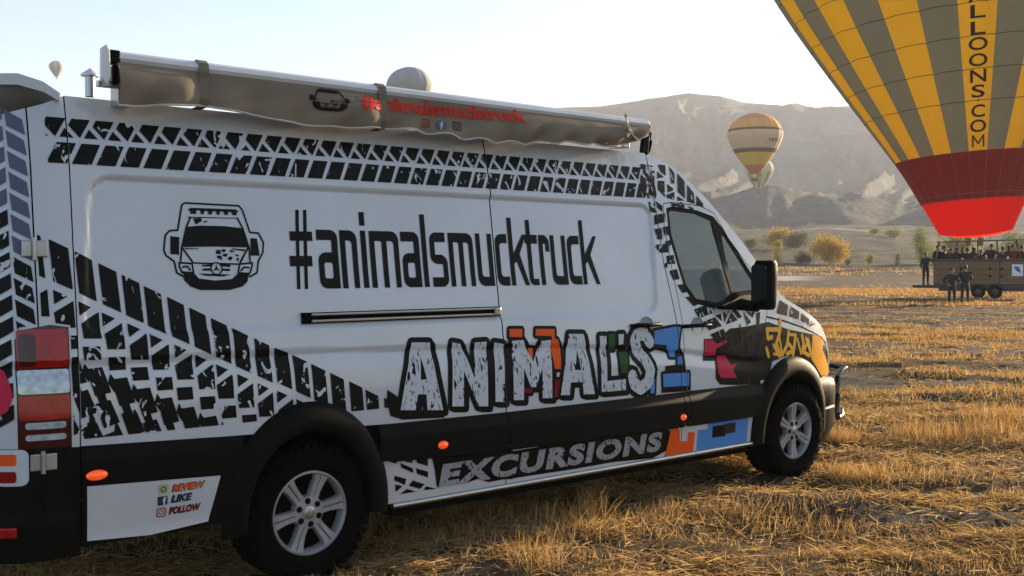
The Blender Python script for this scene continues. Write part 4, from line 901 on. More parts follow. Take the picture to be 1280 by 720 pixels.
b = MB(); b.add(V, F); AWF = b.build('awning_fabric', M['awning_cloth'], aw, True)
b = MB(); b.tube([(x, awn_y(x, 1)-.003, awn_low(x)) for x in xs[::2]], .0055, 6); b.build('piping', mat('pale_piping', (.55, .52, .46), .8), AWF)
XL_ = xs.tolist()
def awn_decal(name, tris, m, off=.005):
    ps = grid_cut(tris, 0, XL_); ps = grid_cut(ps, 1, [float(a) for a in np.arange(2.42, 2.62, .012)]); V = []; F = []
    for p in ps:
        k = len(V)
        for x, z in p:
            i = min(max(_bi.bisect_right(XL_, x)-1, 0), len(XL_)-2); f = (x-XL_[i])/(XL_[i+1]-XL_[i])
            lo_ = awn_low(XL_[i])*(1-f)+awn_low(XL_[i+1])*f; t = min(1, max(0, (2.617-z)/(2.617-lo_)))*NR; j = min(int(t), NR-1); g = t-j
            yy = [awn_y(XL_[i+a], (j+c)/NR) for a in (0, 1) for c in (0, 1)]
            V.append((x, (yy[0]*(1-g)+yy[1]*g)*(1-f)+(yy[2]*(1-g)+yy[3]*g)*f-off, z))
        F.append(tuple(range(k, len(V))))
    return mesh_obj(name, V, F, m, AWF)
T = fit_text(text_tris('#animalsmucktruck', .1, 1, 0, .0035), .324, 1.516, 2.512, 2.602)
T = [[(p[0], p[1]+.018*(p[0]-.32)) for p in t] for t in T]
awn_decal('lettering', T, M['red_print'])
for xc, col in ((.778, 'darkred'), (.885, 'navy'), (.995, 'black')):
    r0 = rrect(xc-.033, 2.456, xc+.033, 2.506, .012); r1 = rrect(xc-.026, 2.462, xc+.026, 2.500, .009)
    if col == 'navy':
        awn_decal('badge', tri2d([r0]), M['slate']); T = fit_text(text_tris('f', .1, 1, 0, .002), xc-.008, xc+.016, 2.457, 2.50); awn_decal('badge_letter', T, M['white'], .0055)
    else:
        c0, c1 = circ((xc, 2.480), .016, 14, .013), circ((xc, 2.480), .010, 14, .008)
        awn_decal('badge', tri2d([r0], [r1])+tri2d([c0], [c1]), M[col])
# strap bands and end fittings
for x in (-.565, .475):
    b = MB(); V = []; F = []
    path = [(.0, 2.672), (-.046, 2.668), (-.052, 2.63)]
    pts = [(x, AY+.03, 2.675), (x, AY-.02, 2.678), (x, AY-.048, 2.66), (x, AY-.056, 2.62)]+[(x, awn_y(x, t)-.008, 2.617+(awn_low(x)-2.617)*t) for t in (.2, .5, .8, 1.02)]+[(x, AY+.05, awn_low(x)-.01)]
    for p in pts: V += [(p[0]-.025, p[1], p[2]), (p[0]+.025, p[1], p[2])]
    F = [(2*i, 2*i+1, 2*i+3, 2*i+2) for i in range(len(pts)-1)]
    b.add(V, F); o = b.build('strap', M['strap'], aw); md = o.modifiers.new('thick', 'SOLIDIFY'); md.thickness = .003
b = MB(); b.prism([(-1.062, 2.53), (-1.035, 2.50), (-1.018, 2.54), (-1.022, 2.66), (-1.035, 2.69), (-1.060, 2.67)], AY-.05, AY-.02); b.build('end_bracket', M['awning_alu'], aw, bevel=.004)
b = MB(); b.box((-.995, AY-.01, 2.64), (.05, .07, .06)); b.box((-.985, AY-.01, 2.56), (.03, .02, .09)); b.build('crank_socket', M['black_plastic'], aw, bevel=.008)
b = MB(); b.box((-1.0, AY+.02, 2.515), (.12, .035, .028)); b.box((-.93, AY+.06, 2.47), (.07, .10, .10)); b.build('roof_bracket', M['steel'], aw, bevel=.004)
for x in (.3, 1.5, 2.5):
    b = MB(); b.box((x, AY+.10, 2.53), (.06, .16, .12)); b.build('roof_bracket', M['steel'], aw, bevel=.004)
b = MB(); b.tube([(2.40, AY-.06, 2.675), (2.405, AY-.075, 2.62), (2.39, AY-.05, 2.55), (2.30, AY-.05, 2.50), (2.22, AY-.045, 2.47)], .010, 8); b.tube([(2.41, AY-.075, 2.60), (2.46, AY-.06, 2.55), (2.52, AY-.05, 2.52), (2.58, AY-.03, 2.53)], .008, 8); b.tube([(2.40, AY-.07, 2.59), (2.42, AY-.09, 2.56), (2.39, AY-.08, 2.53)], .014, 8); b.build('tie_cord', mat('cord_rope', (.42, .36, .27), .85), aw, True)
b = MB(); b.prism([(2.60, 2.44), (2.66, 2.44), (2.685, 2.63), (2.66, 2.65), (2.63, 2.62)], AY-.03, AY); b.tube([(2.69, AY, 2.60), (2.715, AY, 2.58), (2.72, AY, 2.52), (2.70, AY, 2.46), (2.67, AY, 2.44)], .014, 8); b.build('end_bracket', M['black_plastic'], aw, bevel=.003)
# roof vent pipe, roof pod
b = MB(); b.lathe([(.024, 0), (.024, .105)], 16, 'Z', (-1.00, -.60, 2.49)); b.build('vent_pipe', M['steel'], van, True)
b = MB(); b.lathe([(.0, .14), (.044, .108), (.044, .100), (.0, .102)], 16, 'Z', (-1.00, -.60, 2.49)); b.build('vent_cap', M['awning_alu'], van, True)
# ------------------------------------------------------------------ livery printed on the flank
def seam(pts, w_=.007): return [q for q in stroke(pts, w_) if len(q) == 4]
SEAMS = seam([(1.3235, .7), (1.3245, 2.5)])+seam([(-1.189, .7), (-1.175, 2.5)])+seam([(2.929, .7), (2.909, 1.3), (2.839, 1.70), (2.809, 2.10), (2.80, 2.5)])+seam([(-1.3485, .3), (-1.339, 2.5)])
SEAMS += [q for q in stroke(inset(fdoor_out, 0), .006, True) if len(q) == 4]
def decal(name, polys, m, off=.003, holes=(), par=None, seams=True):
    t = tri2d(polys, list(holes)+(SEAMS if seams else []))
    return panel(name, t, m, par or van, off=off)
GR = thing('graphics', None, None); GR.parent = van
# upper tyre-track band
pol = []; per = .1115; x = -1.262; i = 0
while x < 2.80:
    pol.append([(x, 2.352), (x+.085, 2.352), (x+.031, 2.262), (x-.018, 2.32)])
    pol.append([(x-.036, 2.306), (x+.002, 2.262), (x-.062, 2.262)])
    pol.append([(x+.036, 2.236), (x+.122, 2.236), (x+.074, 2.138), (x-.016, 2.138)])
    x += per; i += 1
pol = [clip_half(p, 0, -1.27, False) for p in pol]; pol = [clip_half(p, 0, 2.84, True) for p in pol if p]; pol = [p for p in pol if p]
decal('tread_print', pol, M['tread'], .003, par=GR)
# diagonal tyre-track band
pol = []
def zt_(x): return 1.80-.49*(x+1.31) if x > -.2 else 1.80-.50*(x+1.31)
tile = [[(.010, 0), (.105, 0), (.118, .185), (.022, .185)],
        [(.022, .225), (.088, .225), (.024, .285)],
        [(.024, .325), (.118, .238), (.122, .35), (.032, .385)],
        [(.036, .425), (.122, .39), (.126, .445), (.042, .480)],
        [(.045, .525), (.128, .485), (.165, .58), (.085, .625)],
        [(.150, .545), (.165, .50), (.200, .53), (.18, .575)],
        [(.090, .665), (.165, .62), (.21, .70), (.13, .755)],
        [(.120, .80), (.20, .745), (.25, .82), (.17, .88)],
        [(.06, .70), (.10, .76), (.05, .79)]]
tile += [[(.055, .30), (.10, .268), (.10, .29), (.06, .322)], [(.205, .60), (.245, .57), (.27, .63), (.235, .665)], [(.20, .90), (.26, .85), (.29, .90), (.24, .95)]]
for i_ in range(1, len(tile)):
    cx_ = sum(p[0] for p in tile[i_])/len(tile[i_]); cz_ = sum(p[1] for p in tile[i_])/len(tile[i_])
    tile[i_] = [(cx_+(p[0]-cx_)*1.07, cz_+(p[1]-cz_)*1.07) for p in tile[i_]]
k = 0; x = -1.62
while x < .50:
    for t in tile:
        w_ = random.uniform(-.006, .006)
        p = [(x+a*.857+w_, zt_(x+a*.857)-b) for a, b in t]
        p = clip_half(p, 0, -1.332, False)
        p = clip_half(p, 1, .885, False) if p else p
        p = clip_half(p, 0, .60, True) if p else p
        if p: pol.append(p)
    x += .108
pol = [p for p in pol if area(p) > 1e-4]
HOLES_T = [[(-1.45, .84), (-1.218, .84), (-1.214, 1.40), (-1.30, 1.415), (-1.42, 1.395), (-1.45, 1.35)]]
decal('tread_print', pol, M['tread'], .003, HOLES_T, par=GR)
# cab tyre-track pieces
decal('tread_print', [p for p in G['CAB'] if area(p) > 1e-4], M['tread'], .0045, [glassarea], par=GR)
# rear door edge: grey and black track pieces
pol = []; pol2 = []
for k in range(15):
    z = .95+k*.095
    (pol if z < 1.9 else pol2).append([(-1.51, z), (-1.44, z+.05), (-1.44, z+.115), (-1.51, z+.07)])
    (pol if z < 1.62 else pol2).append([(-1.425, z+.02), (-1.355, z-.02), (-1.362, z+.05), (-1.43, z+.095)])
decal('tread_print', pol, M['tread'], .003, HOLES_T, par=GR); decal('tread_print', pol2, M['slate'], .003, par=GR)
decal('colour_print', [[(-1.52, .99), (-1.47, 1.03), (-1.45, 1.10), (-1.475, 1.2), (-1.52, 1.25)]], M['red'], .006, par=GR)
decal('badge', [rrect(-1.52, .70, -1.40, .86, .03)], M['white'], .011, seams=False, par=GR)
decal('badge', [rrect(-1.52, .79, -1.445, .84, .01)], M['orange'], .014, seams=False, par=GR)
decal('badge', [rrect(-1.52, .715, -1.445, .765, .01)], M['darkred'], .014, seams=False, par=GR)
# big hashtag in a narrow square-cut face
Z0, ZX, ZA = 1.545, 1.862, 1.965
def glyph(c, a, b):
    s_ = .034; h = .056; S = []; H = []
    if c == '#':
        for o_ in (.052, .098): S.append([(a+o_-.022, Z0), (a+o_-.002, Z0), (a+o_+.022, ZA), (a+o_+.002, ZA)])
        S.append([(a+.010, 1.80), (b, 1.80), (b, 1.85), (a+.010, 1.85)]); S.append([(a, 1.665), (b-.010, 1.665), (b-.010, 1.72), (a, 1.72)])
    elif c == 'a':
        S += [rrect(a, ZX-h, b, ZX, [0, 0, .045, 0]), rrect(b-s_*1.15, Z0, b, ZX, [0, 0, .045, 0]), rrect(a+.004, Z0, b, Z0+.195, [.045, 0, 0, .045])]
        H.append(rrect(a+.004+s_, Z0+.055, b-s_*1.15, Z0+.14, .012))
    elif c == 'n': S.append(rrect(a, Z0, b, ZX, [0, 0, .05, 0])); H.append(rrect(a+s_, Z0-.01, b-s_, ZX-h, [0, 0, .02, 0]))
    elif c == 'm':
        S.append(rrect(a, Z0, b, ZX, [0, 0, .05, 0])); w_ = (b-a-3*s_)/2
        H.append(rrect(a+s_, Z0-.01, a+s_+w_, ZX-h, [0, 0, .012, 0])); H.append(rrect(a+2*s_+w_, Z0-.01, b-s_, ZX-h, [0, 0, .02, 0]))
    elif c == 'i': m_ = (a+b)/2; S += [rrect(m_-.017, Z0, m_+.017, ZX, 0), rrect(m_-.017, ZA-.075, m_+.017, ZA, 0)]
    elif c == 'l': m_ = (a+b)/2; S.append(rrect(m_-.017, Z0, m_+.017, ZA, 0))
    elif c == 's':
        S += [rrect(a, ZX-h, b-.008, ZX, [0, 0, 0, .045]), rrect(a, ZX-.18, a+s_, ZX, [.04, 0, 0, .045]), rrect(a, ZX-.185, b, ZX-.13, [.05, 0, .05, 0]), rrect(b-s_, Z0, b, ZX-.13, [0, .045, .05, 0]), rrect(a+.004, Z0, b, Z0+h, [0, .045, 0, 0])]
    elif c == 'u': S.append(rrect(a, Z0, b, ZX, [.05, 0, 0, 0])); H.append(rrect(a+s_, Z0+h, b-s_, ZX+.01, [.02, 0, 0, 0]))
    elif c == 'c': S.append(rrect(a, Z0, b, ZX, [.05, 0, 0, .05])); H.append(rrect(a+s_, Z0+h, b+.01, ZX-h, [.02, 0, 0, .02]))
    elif c == 'k':
        S += [rrect(a, Z0, a+s_, ZA, 0), [(a+s_-.005, 1.675), (a+s_-.005, 1.735), (b-s_*.9, ZX), (b, ZX), (a+s_+.03, 1.70)], [(a+s_+.012, 1.72), (a+s_+.045, 1.755), (b, Z0), (b-s_, Z0)]]
    elif c == 't':
        S += [rrect(a+.015, Z0, a+.015+s_, ZA-.01, [.04, 0, 0, 0]), rrect(a, ZX-h, b, ZX, 0), rrect(a+.015, Z0, b-.01, Z0+.04, [.04, 0, 0, 0])]
    elif c == 'r': S += [rrect(a, Z0, a+s_, ZX, 0), rrect(a, ZX-h, b, ZX, [0, 0, .05, 0]), rrect(b-s_*.9, ZX-.105, b, ZX, [0, 0, .05, 0])]
    return S, H
LX = [('#', -.072, .072), ('a', .096, .225), ('n', .240, .348), ('i', .362, .419), ('m', .429, .624), ('a', .640, .767), ('l', .778, .824), ('s', .842, .962), ('m', .978, 1.161), ('u', 1.184, 1.308), ('c', 1.334, 1.430), ('k', 1.443, 1.590), ('t', 1.578, 1.680), ('r', 1.692, 1.780), ('u', 1.791, 1.923), ('c', 1.938, 2.046), ('k', 2.058, 2.210)]
for c, a, b_ in LX:
    S_, H_ = glyph(c, a, b_); decal('letter', S_, M['black'], .003, H_, par=GR)
# van drawing
ico = thing('van_drawing', None, None); ico.parent = van
zz = lambda P, w_: stroke(P, w_)
sol = []
for p in (G['ICO_OUT'], G['ICO_OUT2']): sol += zz(p, .009)
decal('outline_print', sol, M['black'], .003, par=ico, seams=False)
sol = list(G['ICO'])
for p in G['ICO_LINES']: sol += zz(p, .009)
a, b_ = G['ICO'][0][0], G['ICO'][0][2]
for x, z in G['ICO_LAMPS']: sol += []
lx0 = min(p[0] for p in G['ICO'][0]); lx1 = max(p[0] for p in G['ICO'][0])
sol.append([(lx0+.01, 1.925), (lx1-.01, 1.925), (lx1-.01, 1.955), (lx0+.01, 1.955)])
hol = [circ(c, .0125, 12) for c in G['ICO_LAMPS']]
sc = G['ICO_STAR']; sol.append(circ(sc, .033, 20)); hol2 = [circ(sc, .026, 20)]
decal('solid_print', sol, M['black'], .003, hol+hol2, par=ico, seams=False)
star = []
for k in range(3):
    a = PI/2+2*PI*k/3; star.append([(sc[0]+.024*math.cos(a), sc[1]+.024*math.sin(a)), (sc[0]+.006*math.cos(a+PI/3), sc[1]+.006*math.sin(a+PI/3)), sc, (sc[0]+.006*math.cos(a-PI/3), sc[1]+.006*math.sin(a-PI/3))])
decal('star_print', star, M['black'], .003, par=ico, seams=False)
# ANIMAL'S
bl = []
for L in G['LET']: bl += fatten([L[0]], .030)
bl += stroke(G['S'][0], .155)
sh_ = [[(p[0]+.02, p[1]-.015) for p in q] for L in G['LET'] for q in fatten([L[0]], .022)]
decal('letter_outline', bl+sh_+fatten([c for n_, c in G['COL'] if n_ != 'red' and n_ != 'orange2'], .020), M['black'], .003, [L[1] for L in G['LET'] if 0] , par=GR)
for q in ([0], [1], [2, 3], [4, 5]): decal('letter_outline', [G['BLK'][i] for i in q], M['black'], .0036, [archF], par=GR)
for n_, c in G['COL']: decal('colour_print', [c], M[n_], .0052, [archF], par=GR)
for L in G['LET']: decal('letter', [L[0]], M['letter_grey'], .0066, L[1:], par=GR)
decal('letter', stroke(G['S'][0], .088), M['letter_grey'], .0066, par=GR)
gs = []
for p in ([(4.36, 1.09), (4.40, .97)], [(4.44, 1.10), (4.46, 1.0), (4.52, 1.08), (4.55, .98)], [(4.60, 1.10), (4.62, .99), (4.68, 1.02)], [(4.10, 1.17), (4.13, 1.0)], [(4.02, .99), (4.10, .98)], [(4.24, 1.13), (4.34, 1.12)], [(4.70, 1.09), (4.76, 1.04), (4.74, .93)]): gs += stroke(p, .024)
for p in G['GOLD']: gs += stroke(p, .034)
decal('graffiti', gs, M['gold'], .0060, [archF], par=GR)
br = []
for k in range(16):
    x = random.uniform(3.45, 3.85); z = random.uniform(.95, 1.18); a = random.uniform(0, PI); l_ = random.uniform(.04, .09)
    br += stroke([(x-l_*math.cos(a), z-l_*math.sin(a)), (x, z+.02), (x+l_*math.cos(a), z+l_*math.sin(a))], .014)
decal('graffiti', br, M['brown'], .0056, [archF], par=GR)
# bonnet shut line, print on the bonnet side, lamp corner
decal('letter_outline', [[(3.50, .80), (3.95, .80), (4.0, .93), (3.9, 1.0), (3.62, .98)]], M['black'], .0030, [archF], par=GR)
decal('bonnet_gap', stroke([(3.97, 1.275), (4.2, 1.235), (4.45, 1.175), (4.70, 1.10), (4.88, 1.03)], .010), M['liner'], .0058, par=GR)
decal('tread_print', [[(4.10, 1.30), (4.16, 1.40), (4.27, 1.355), (4.24, 1.275)], [(4.27, 1.27), (4.30, 1.35), (4.42, 1.30), (4.40, 1.24)], [(4.43, 1.235), (4.45, 1.29), (4.56, 1.235), (4.55, 1.19)], [(4.58, 1.18), (4.59, 1.225), (4.66, 1.19)]], M['tread'], .0058, par=GR)
panel('headlight', tri2d([[(4.895, 1.06), (4.955, .95), (4.98, .85), (4.93, .84), (4.90, .93), (4.865, 1.03)]]), M['lamp_clear'], van, off=.010)
# sill panel print
decal('letter_outline', G['LOWBLK'], M['black'], .0065, [archR, archF], par=GR, seams=True)
for n_, c in G['LOWCOL']: decal('colour_print', [c], M[n_], .0080 if n_ == 'orange' else .0060, [archF], par=GR)
decal('colour_print', [[(3.40, .44), (3.53, .44), (3.53, .515), (3.40, .515)]], M['brown'], .0085, par=GR)
T = text_tris('EXCURSIONS', .2, 1, .12, .011, spacing=1.16)
xs0 = [p[0] for t in T for p in t]
T = fit_text(T, .815, 2.72, .395, .530)
panel('lettering', T, M['letter_low'], GR, off=.0095)
# rear quarter plate
pl_ = [(-1.168, .672), (-.525, .640), (-.590, .425), (-.88, .405), (-1.168, .425)]
PLT = panel('print_plate', tri2d([pl_]), M['paint'], van, off=.020)
panel('plate_edge', tri2d([[(-1.168, .452), (-.585, .452), (-.590, .425), (-.88, .405), (-1.168, .425)]]), M['white'], PLT, off=.0235)
for txt, x0, x1, z0, z1, c in (('REVIEW', -.775, -.605, .592, .628, 'orange'), ('LIKE', -.780, -.672, .542, .578, 'navy'), ('FOLLOW', -.790, -.628, .487, .523, 'darkred')):
    T0 = text_tris(txt, .1, 1, .25, .0055); T = fit_text(T0, x0, x1, z0, z1)
    panel('letter_outline', T, M['black'], PLT, off=.0225)
    T = fit_text(text_tris(txt, .1, 1, .25, .003), x0+.005, x1-.005, z0+.004, z1-.004); panel('lettering', T, M[c], PLT, off=.0238)
panel('badge', tri2d([rrect(-.838, .590, -.792, .634, .006)]), M['pale_green'], PLT, off=.0225)
panel('badge', tri2d([circ((-.815, .612), .014, 14)], [circ((-.815, .612), .009, 14)]), M['navy'], PLT, off=.024)
panel('badge', tri2d([rrect(-.843, .538, -.795, .580, .004)]), M['navy'], PLT, off=.0225)
panel('badge_letter', fit_text(text_tris('f', .1, 1, 0, .003), -.820, -.802, .539, .576), M['white'], PLT, off=.024)
panel('badge', tri2d([rrect(-.848, .482, -.802, .526, .010)], [rrect(-.843, .487, -.807, .521, .007)])+tri2d([circ((-.825, .504), .012, 14)], [circ((-.825, .504), .008, 14)]), M['darkred'], PLT, off=.0225)

# the same van drawing small on the awning
ax0, ax1, az0, az1 = .014, .248, 2.485, 2.608
allp = [p for q in G['ICO'] for p in q]+[p for q in G['ICO_LINES'] for p in q]
ix0, ix1 = min(p[0] for p in allp), max(p[0] for p in allp); iz0, iz1 = min(p[1] for p in allp), max(p[1] for p in allp)
amap = lambda P: [(ax0+(p[0]-ix0)/(ix1-ix0)*(ax1-ax0), az0+(p[1]-iz0)/(iz1-iz0)*(az1-az0)) for p in P]
s2 = [amap(p) for i, p in enumerate(G['ICO']) if i != 2]
for p in G['ICO_LINES']: s2 += stroke(amap(p), .009)
s2.append([(ax0+.06, az1-.022), (ax1-.06, az1-.022), (ax1-.06, az1-.006), (ax0+.06, az1-.006)])
awn_decal('van_drawing', tri2d(s2), M['black'])
# ------------------------------------------------------------------ balloons
M['gore_yellow'] = cloth_mat('yellow_nylon', (.88, .60, .05), .75, .05, .4, .6)
M['gore_grey'] = cloth_mat('grey_nylon', (.225, .275, .34), .7, .06, .4, .6)
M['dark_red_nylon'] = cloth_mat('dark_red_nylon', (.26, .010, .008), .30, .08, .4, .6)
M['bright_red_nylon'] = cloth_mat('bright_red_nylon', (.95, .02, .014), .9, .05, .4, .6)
M['seam'] = cloth_mat('seam_tape', (.45, .12, .09), .3)
M['ink'] = mat('ink', (.035, .012, .008), .8)
M['wicker'] = mat('wicker', (.20, .115, .052), .8, 0, .15, 10, bump=.9, bscale=26)
M['leather'] = mat('dark_leather', (.06, .04, .03), .7)
M['rope'] = mat('rope', (.30, .27, .22), .8)
def smooth_profile(pts, n):
    """Catmull-Rom through (r,h)"""
    P = [Vector(p) for p in pts]; P = [2*P[0]-P[1]]+P+[2*P[-1]-P[-2]]; out = []
    m = len(P)-3
    for i in range(n+1):
        t = i/n*m; k = min(int(t), m-1); u = t-k; a, b, c, d = P[k:k+4]
        out.append(.5*((2*b)+(c-a)*u+(2*a-5*b+4*c-d)*u*u+(3*b-a-3*c+d)*u**3))
    return out
BIGP = [(1.74, 0), (2.50, 1.58), (3.62, 3.8), (6.28, 8.2), (8.45, 12.0), (10.7, 16.5), (13.3, 21.5), (12.6, 26.5), (9.9, 31), (5.6, 33.8), (.05, 34.8)]
def gore_mesh(name, prof, N, colfn, mats, parent, bulge=.03, sub=4, dip=0.):
    V = []; F = []; Mi = []; na = N*sub
    for j, p in enumerate(prof):
        for i in range(na):
            a = 2*PI*i/na; f = (i % sub)/sub; r = p[0]*(1+bulge*math.sin(PI*f)*(1 if p[0] > .3 else 0))
            V.append((r*math.sin(a), -r*math.cos(a), p[1]-dip*(1-j/3.)*math.cos(a)**2 if j < 3 else p[1]))
    for j in range(len(prof)-1):
        for i in range(na):
            F.append((j*na+i, j*na+(i+1) % na, (j+1)*na+(i+1) % na, (j+1)*na+i)); Mi.append(colfn(i//sub, j, (prof[j][1]+prof[j+1][1])/2))
    return mesh_obj(name, V, F, mats, parent, Mi, True)
BRZ = YAWR-R(23.3)            # the basket's long side faces the camera's side of the field
BALL_O = at((1219-640)/FPX*55, 55, 3.35)
big = thing('hot_air_balloon', 'huge grey and yellow striped hot air balloon with red mouth above the loaded basket', 'hot air balloon', BALL_O, BRZ)
tilt = bpy.data.objects.new('envelope', None)
prof = smooth_profile(BIGP, 70)
i_red = min(range(71), key=lambda i: abs(prof[i][1]-1.58)); i_str = min(range(71), key=lambda i: abs(prof[i][1]-3.8))
NG = 28; ROT = .085
lean = Matrix.Rotation(R(-3.6), 4, 'Y')
env = gore_mesh('envelope', prof[i_str:], NG, lambda g, j, h: g % 2, [M['gore_yellow'], M['gore_grey']], big, .028)
env.rotation_euler = (0, R(-3.6), ROT-PI/NG)
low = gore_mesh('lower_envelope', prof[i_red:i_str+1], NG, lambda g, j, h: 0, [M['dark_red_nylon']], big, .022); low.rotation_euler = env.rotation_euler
skp = [Vector((p[0], p[1])) for p in prof[:i_red+1]]
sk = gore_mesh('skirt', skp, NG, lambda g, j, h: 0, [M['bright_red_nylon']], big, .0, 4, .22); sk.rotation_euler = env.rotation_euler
def env_r(h): return float(np.interp(h, [p[1] for p in prof], [p[0] for p in prof]))
# tapes
b = MB()
for g in range(NG):
    a = 2*PI*g/NG; b.tube([((p[0]+.006)*math.sin(a), -(p[0]+.006)*math.cos(a), p[1]) for p in prof[i_red:i_str+1]], .018, 5, cap=False)
for hh in (prof[i_red][1], prof[i_red][1]+.28):
    r_ = env_r(hh)+.03; b.tube([(r_*math.sin(2*PI*k/84), -r_*math.cos(2*PI*k/84), hh) for k in range(85)], .03, 5, cap=False)
t_ = b.build('seam_tape', M['seam'], low, True)
b = MB()
for hh in np.arange(6.0, 30, 1.35):
    r_ = env_r(hh)
    pts = []
    for k in range(NG*6+1):
        a = 2*PI*k/(NG*6); f = (k % 6)/6.; rr = r_*(1+.028*math.sin(PI*f))+.006; pts.append((rr*math.sin(a), -rr*math.cos(a), hh))
    b.tube(pts, .016, 4, cap=False)
b.build('panel_seam', M['leather'], env)
# lettering down one yellow gore
def env_text(ch, hc, hgt, wid):
    T0 = text_tris(ch, 1., 1, 0, .014) if ch != 'M' else tri2d(stroke([(0, 0), (0, 1), (.42, .25), (.84, 1), (.84, 0)], .13))
    T = fit_text(T0, -wid/2, wid/2, -hgt/2, hgt/2); out = []
    T = grid_cut(T, 0, [float(x) for x in np.linspace(-wid/2, wid/2, 7)])
    V = []; F = []
    for t in T:
        k = len(V)
        for u, v in t:
            h = hc+v; r_ = env_r(h); a = PI/NG+u/r_; f = min(1, max(0, (a/(2*PI/NG)))); rr = r_*(1+.028*math.sin(PI*f))+.05
            V.append((rr*math.sin(a), -rr*math.cos(a), h))
        F.append(tuple(range(k, len(V))))
    return mesh_obj('letter', V, F, M['ink'], env)
def h_at(y): return (331-y)*55/FPX+1.672-3.35
for ch, yc in (('A', -3), ('L', 17), ('L', 37.5), ('O', 57), ('O', 77), ('N', 96.5), ('S', 115.5), ('.', 127), ('C', 140), ('O', 158.5), ('M', 177)):
    h = 5.
    for _ in range(12): h = (331-yc)*(55-.93*env_r(h))/FPX+1.672-3.35
    r_ = env_r(h); sc_ = (55-.93*r_)/55
    hg = (.60 if ch != '.' else .10)*sc_; wd = {'L': .72, 'O': .95, 'N': .85, 'S': .72, 'C': .78, 'M': .75, 'A': .95, '.': .10}[ch]*min(1, .48+r_/14)*sc_
    env_text(ch, h, hg, wd)
# burner frame, wires, basket
b = MB()
for k in range(16):
    a = 2*PI*k/16; x0 = 2.0*math.sin(a); y0 = -2.0*math.cos(a)
    b.tube([(x0, y0, -.02), (max(-1.2, min(1.2, x0*.7)), max(-.6, min(.6, y0*.4)), -.62)], .008, 4, cap=False)
b.build('flying_wires', M['rope'], big)
b = MB()
for y in (-.62, .62): b.tube([(-1.85, y, -.50), (2.15, y, -.40)], .028, 6)
for x in (-1.7, -.8, .8, 2.0): b.tube([(x, -.62, -.46), (x, .62, -.46)], .022, 6)
b.build('burner_frame', M['steel'], big, True)
for x in (-.35, .25):
    b = MB(); b.lathe([(.10, -.28), (.13, -.22), (.13, .02), (.16, .10), (.15, .16)], 12, 'Z', (x, 0, -.42)); b.build('burner', M['steel'], big, True)
for x in (-1.9, -.9, .1, 1.1, 2.1):
    for y in (-.85, .85):
        b = MB(); b.tube([(x, y, -1.55), (x*.9, y*.75, -.46)], .028, 6); b.build('upright', M['leather'], big, True)
FL = .66
bk = thing('basket', None, None); bk.parent = big; bk.location = (.22, 0, FL-3.35)
BX, BY, BH = 2.15, 1.05, 1.16
b = MB(); b.box((0, 0, .04), (2*BX, 2*BY, .08)); b.build('basket_floor', M['leather'], bk)
for x0, x1 in ((-2.15, -.92), (-.88, .88), (.92, 2.15)):
    for s in (-1, 1):
        b = MB(); b.box(((x0+x1)/2, s*BY, BH/2+.05), (x1-x0, .07, BH))
        b.build('wicker_panel', M['wicker'], bk, bevel=.015)
for s in (-1, 1):
    b = MB(); b.box((s*BX, 0, BH/2+.05), (.07, 2*BY-.08, BH)); b.build('wicker_panel', M['wicker'], bk, bevel=.015)
for x in (-.9, 0, .9):
    b = MB(); b.box((x, 0, BH/2), (.05, 2*BY-.1, BH-.05)); b.build('partition', M['wicker'], bk)
b = MB(); b.tube([(-BX, -BY, BH+.08), (BX, -BY, BH+.08), (BX, BY, BH+.08), (-BX, BY, BH+.08), (-BX, -BY, BH+.08)], .065, 8); b.build('padded_rim', M['leather'], bk, True)
for zz_ in (.28, .52, .78):
    b = MB(); b.box((-.02, -BY-.038, zz_), (2*BX-.1, .012, .02)); b.build('rope_binding', M['leather'], bk)
for x in (-1.0, .35, 1.0):
    for z in (.45, .82):
        b = MB(); b.lathe([(.0, -.03), (.06, -.02), (.07, 0)], 10, 'Y', (x+.12 if x < .5 else x, -BY-.04, z)); b.build('foothold', M['liner'], bk, True)
b = MB(); b.box((1.70, -BY-.045, .75), (.50, .012, .58)); SGN = b.build('basket_sign', mat('sign_white', (.75, .76, .78), .5), bk)
b = MB(); b.add([(1.53, -BY-.054, .95), (1.76, -BY-.054, .92), (1.88, -BY-.054, .60), (1.64, -BY-.054, .72)], [(0, 1, 2, 3)]); b.build('sign_emblem', mat('sign_blue', (.05, .10, .22), .5), SGN)
# small balloons
def small_balloon(label, px, ytop, ymouth, dist, colfn, mats, N=16, bask=True, group=None, grey=False):
    H = (ymouth-ytop)/FPX*dist; zb = (331-ymouth)*dist/FPX+CAM.z
    o = thing('hot_air_balloon', label, 'hot air balloon', at((px-640)/FPX*dist, dist, zb), YAWR, None)
    P_ = smooth_profile([(.07, 0), (.165, .12), (.33, .36), (.435, .60), (.415, .76), (.30, .90), (.14, .98), (.001, 1.0)], 26)
    P_ = [Vector((p[0]*H, p[1]*H)) for p in P_]
    gore_mesh('envelope', P_, N, lambda g, j, h: colfn(g, h/H), mats, o, .035)
    if bask:
        b = MB()
        for sx in (-1, 1):
            for sy in (-1, 1): b.tube([(sx*.06*H, sy*.06*H, 0), (sx*.04*H, sy*.03*H, -.07*H)], .04, 4)
        b.build('flying_wires', M['rope'], o)
        b = MB(); b.box((0, 0, -.10*H), (.115*H, .07*H, .055*H)); b.build('basket', M['wicker'], o, bevel=.02*H)
    return o, H, P_
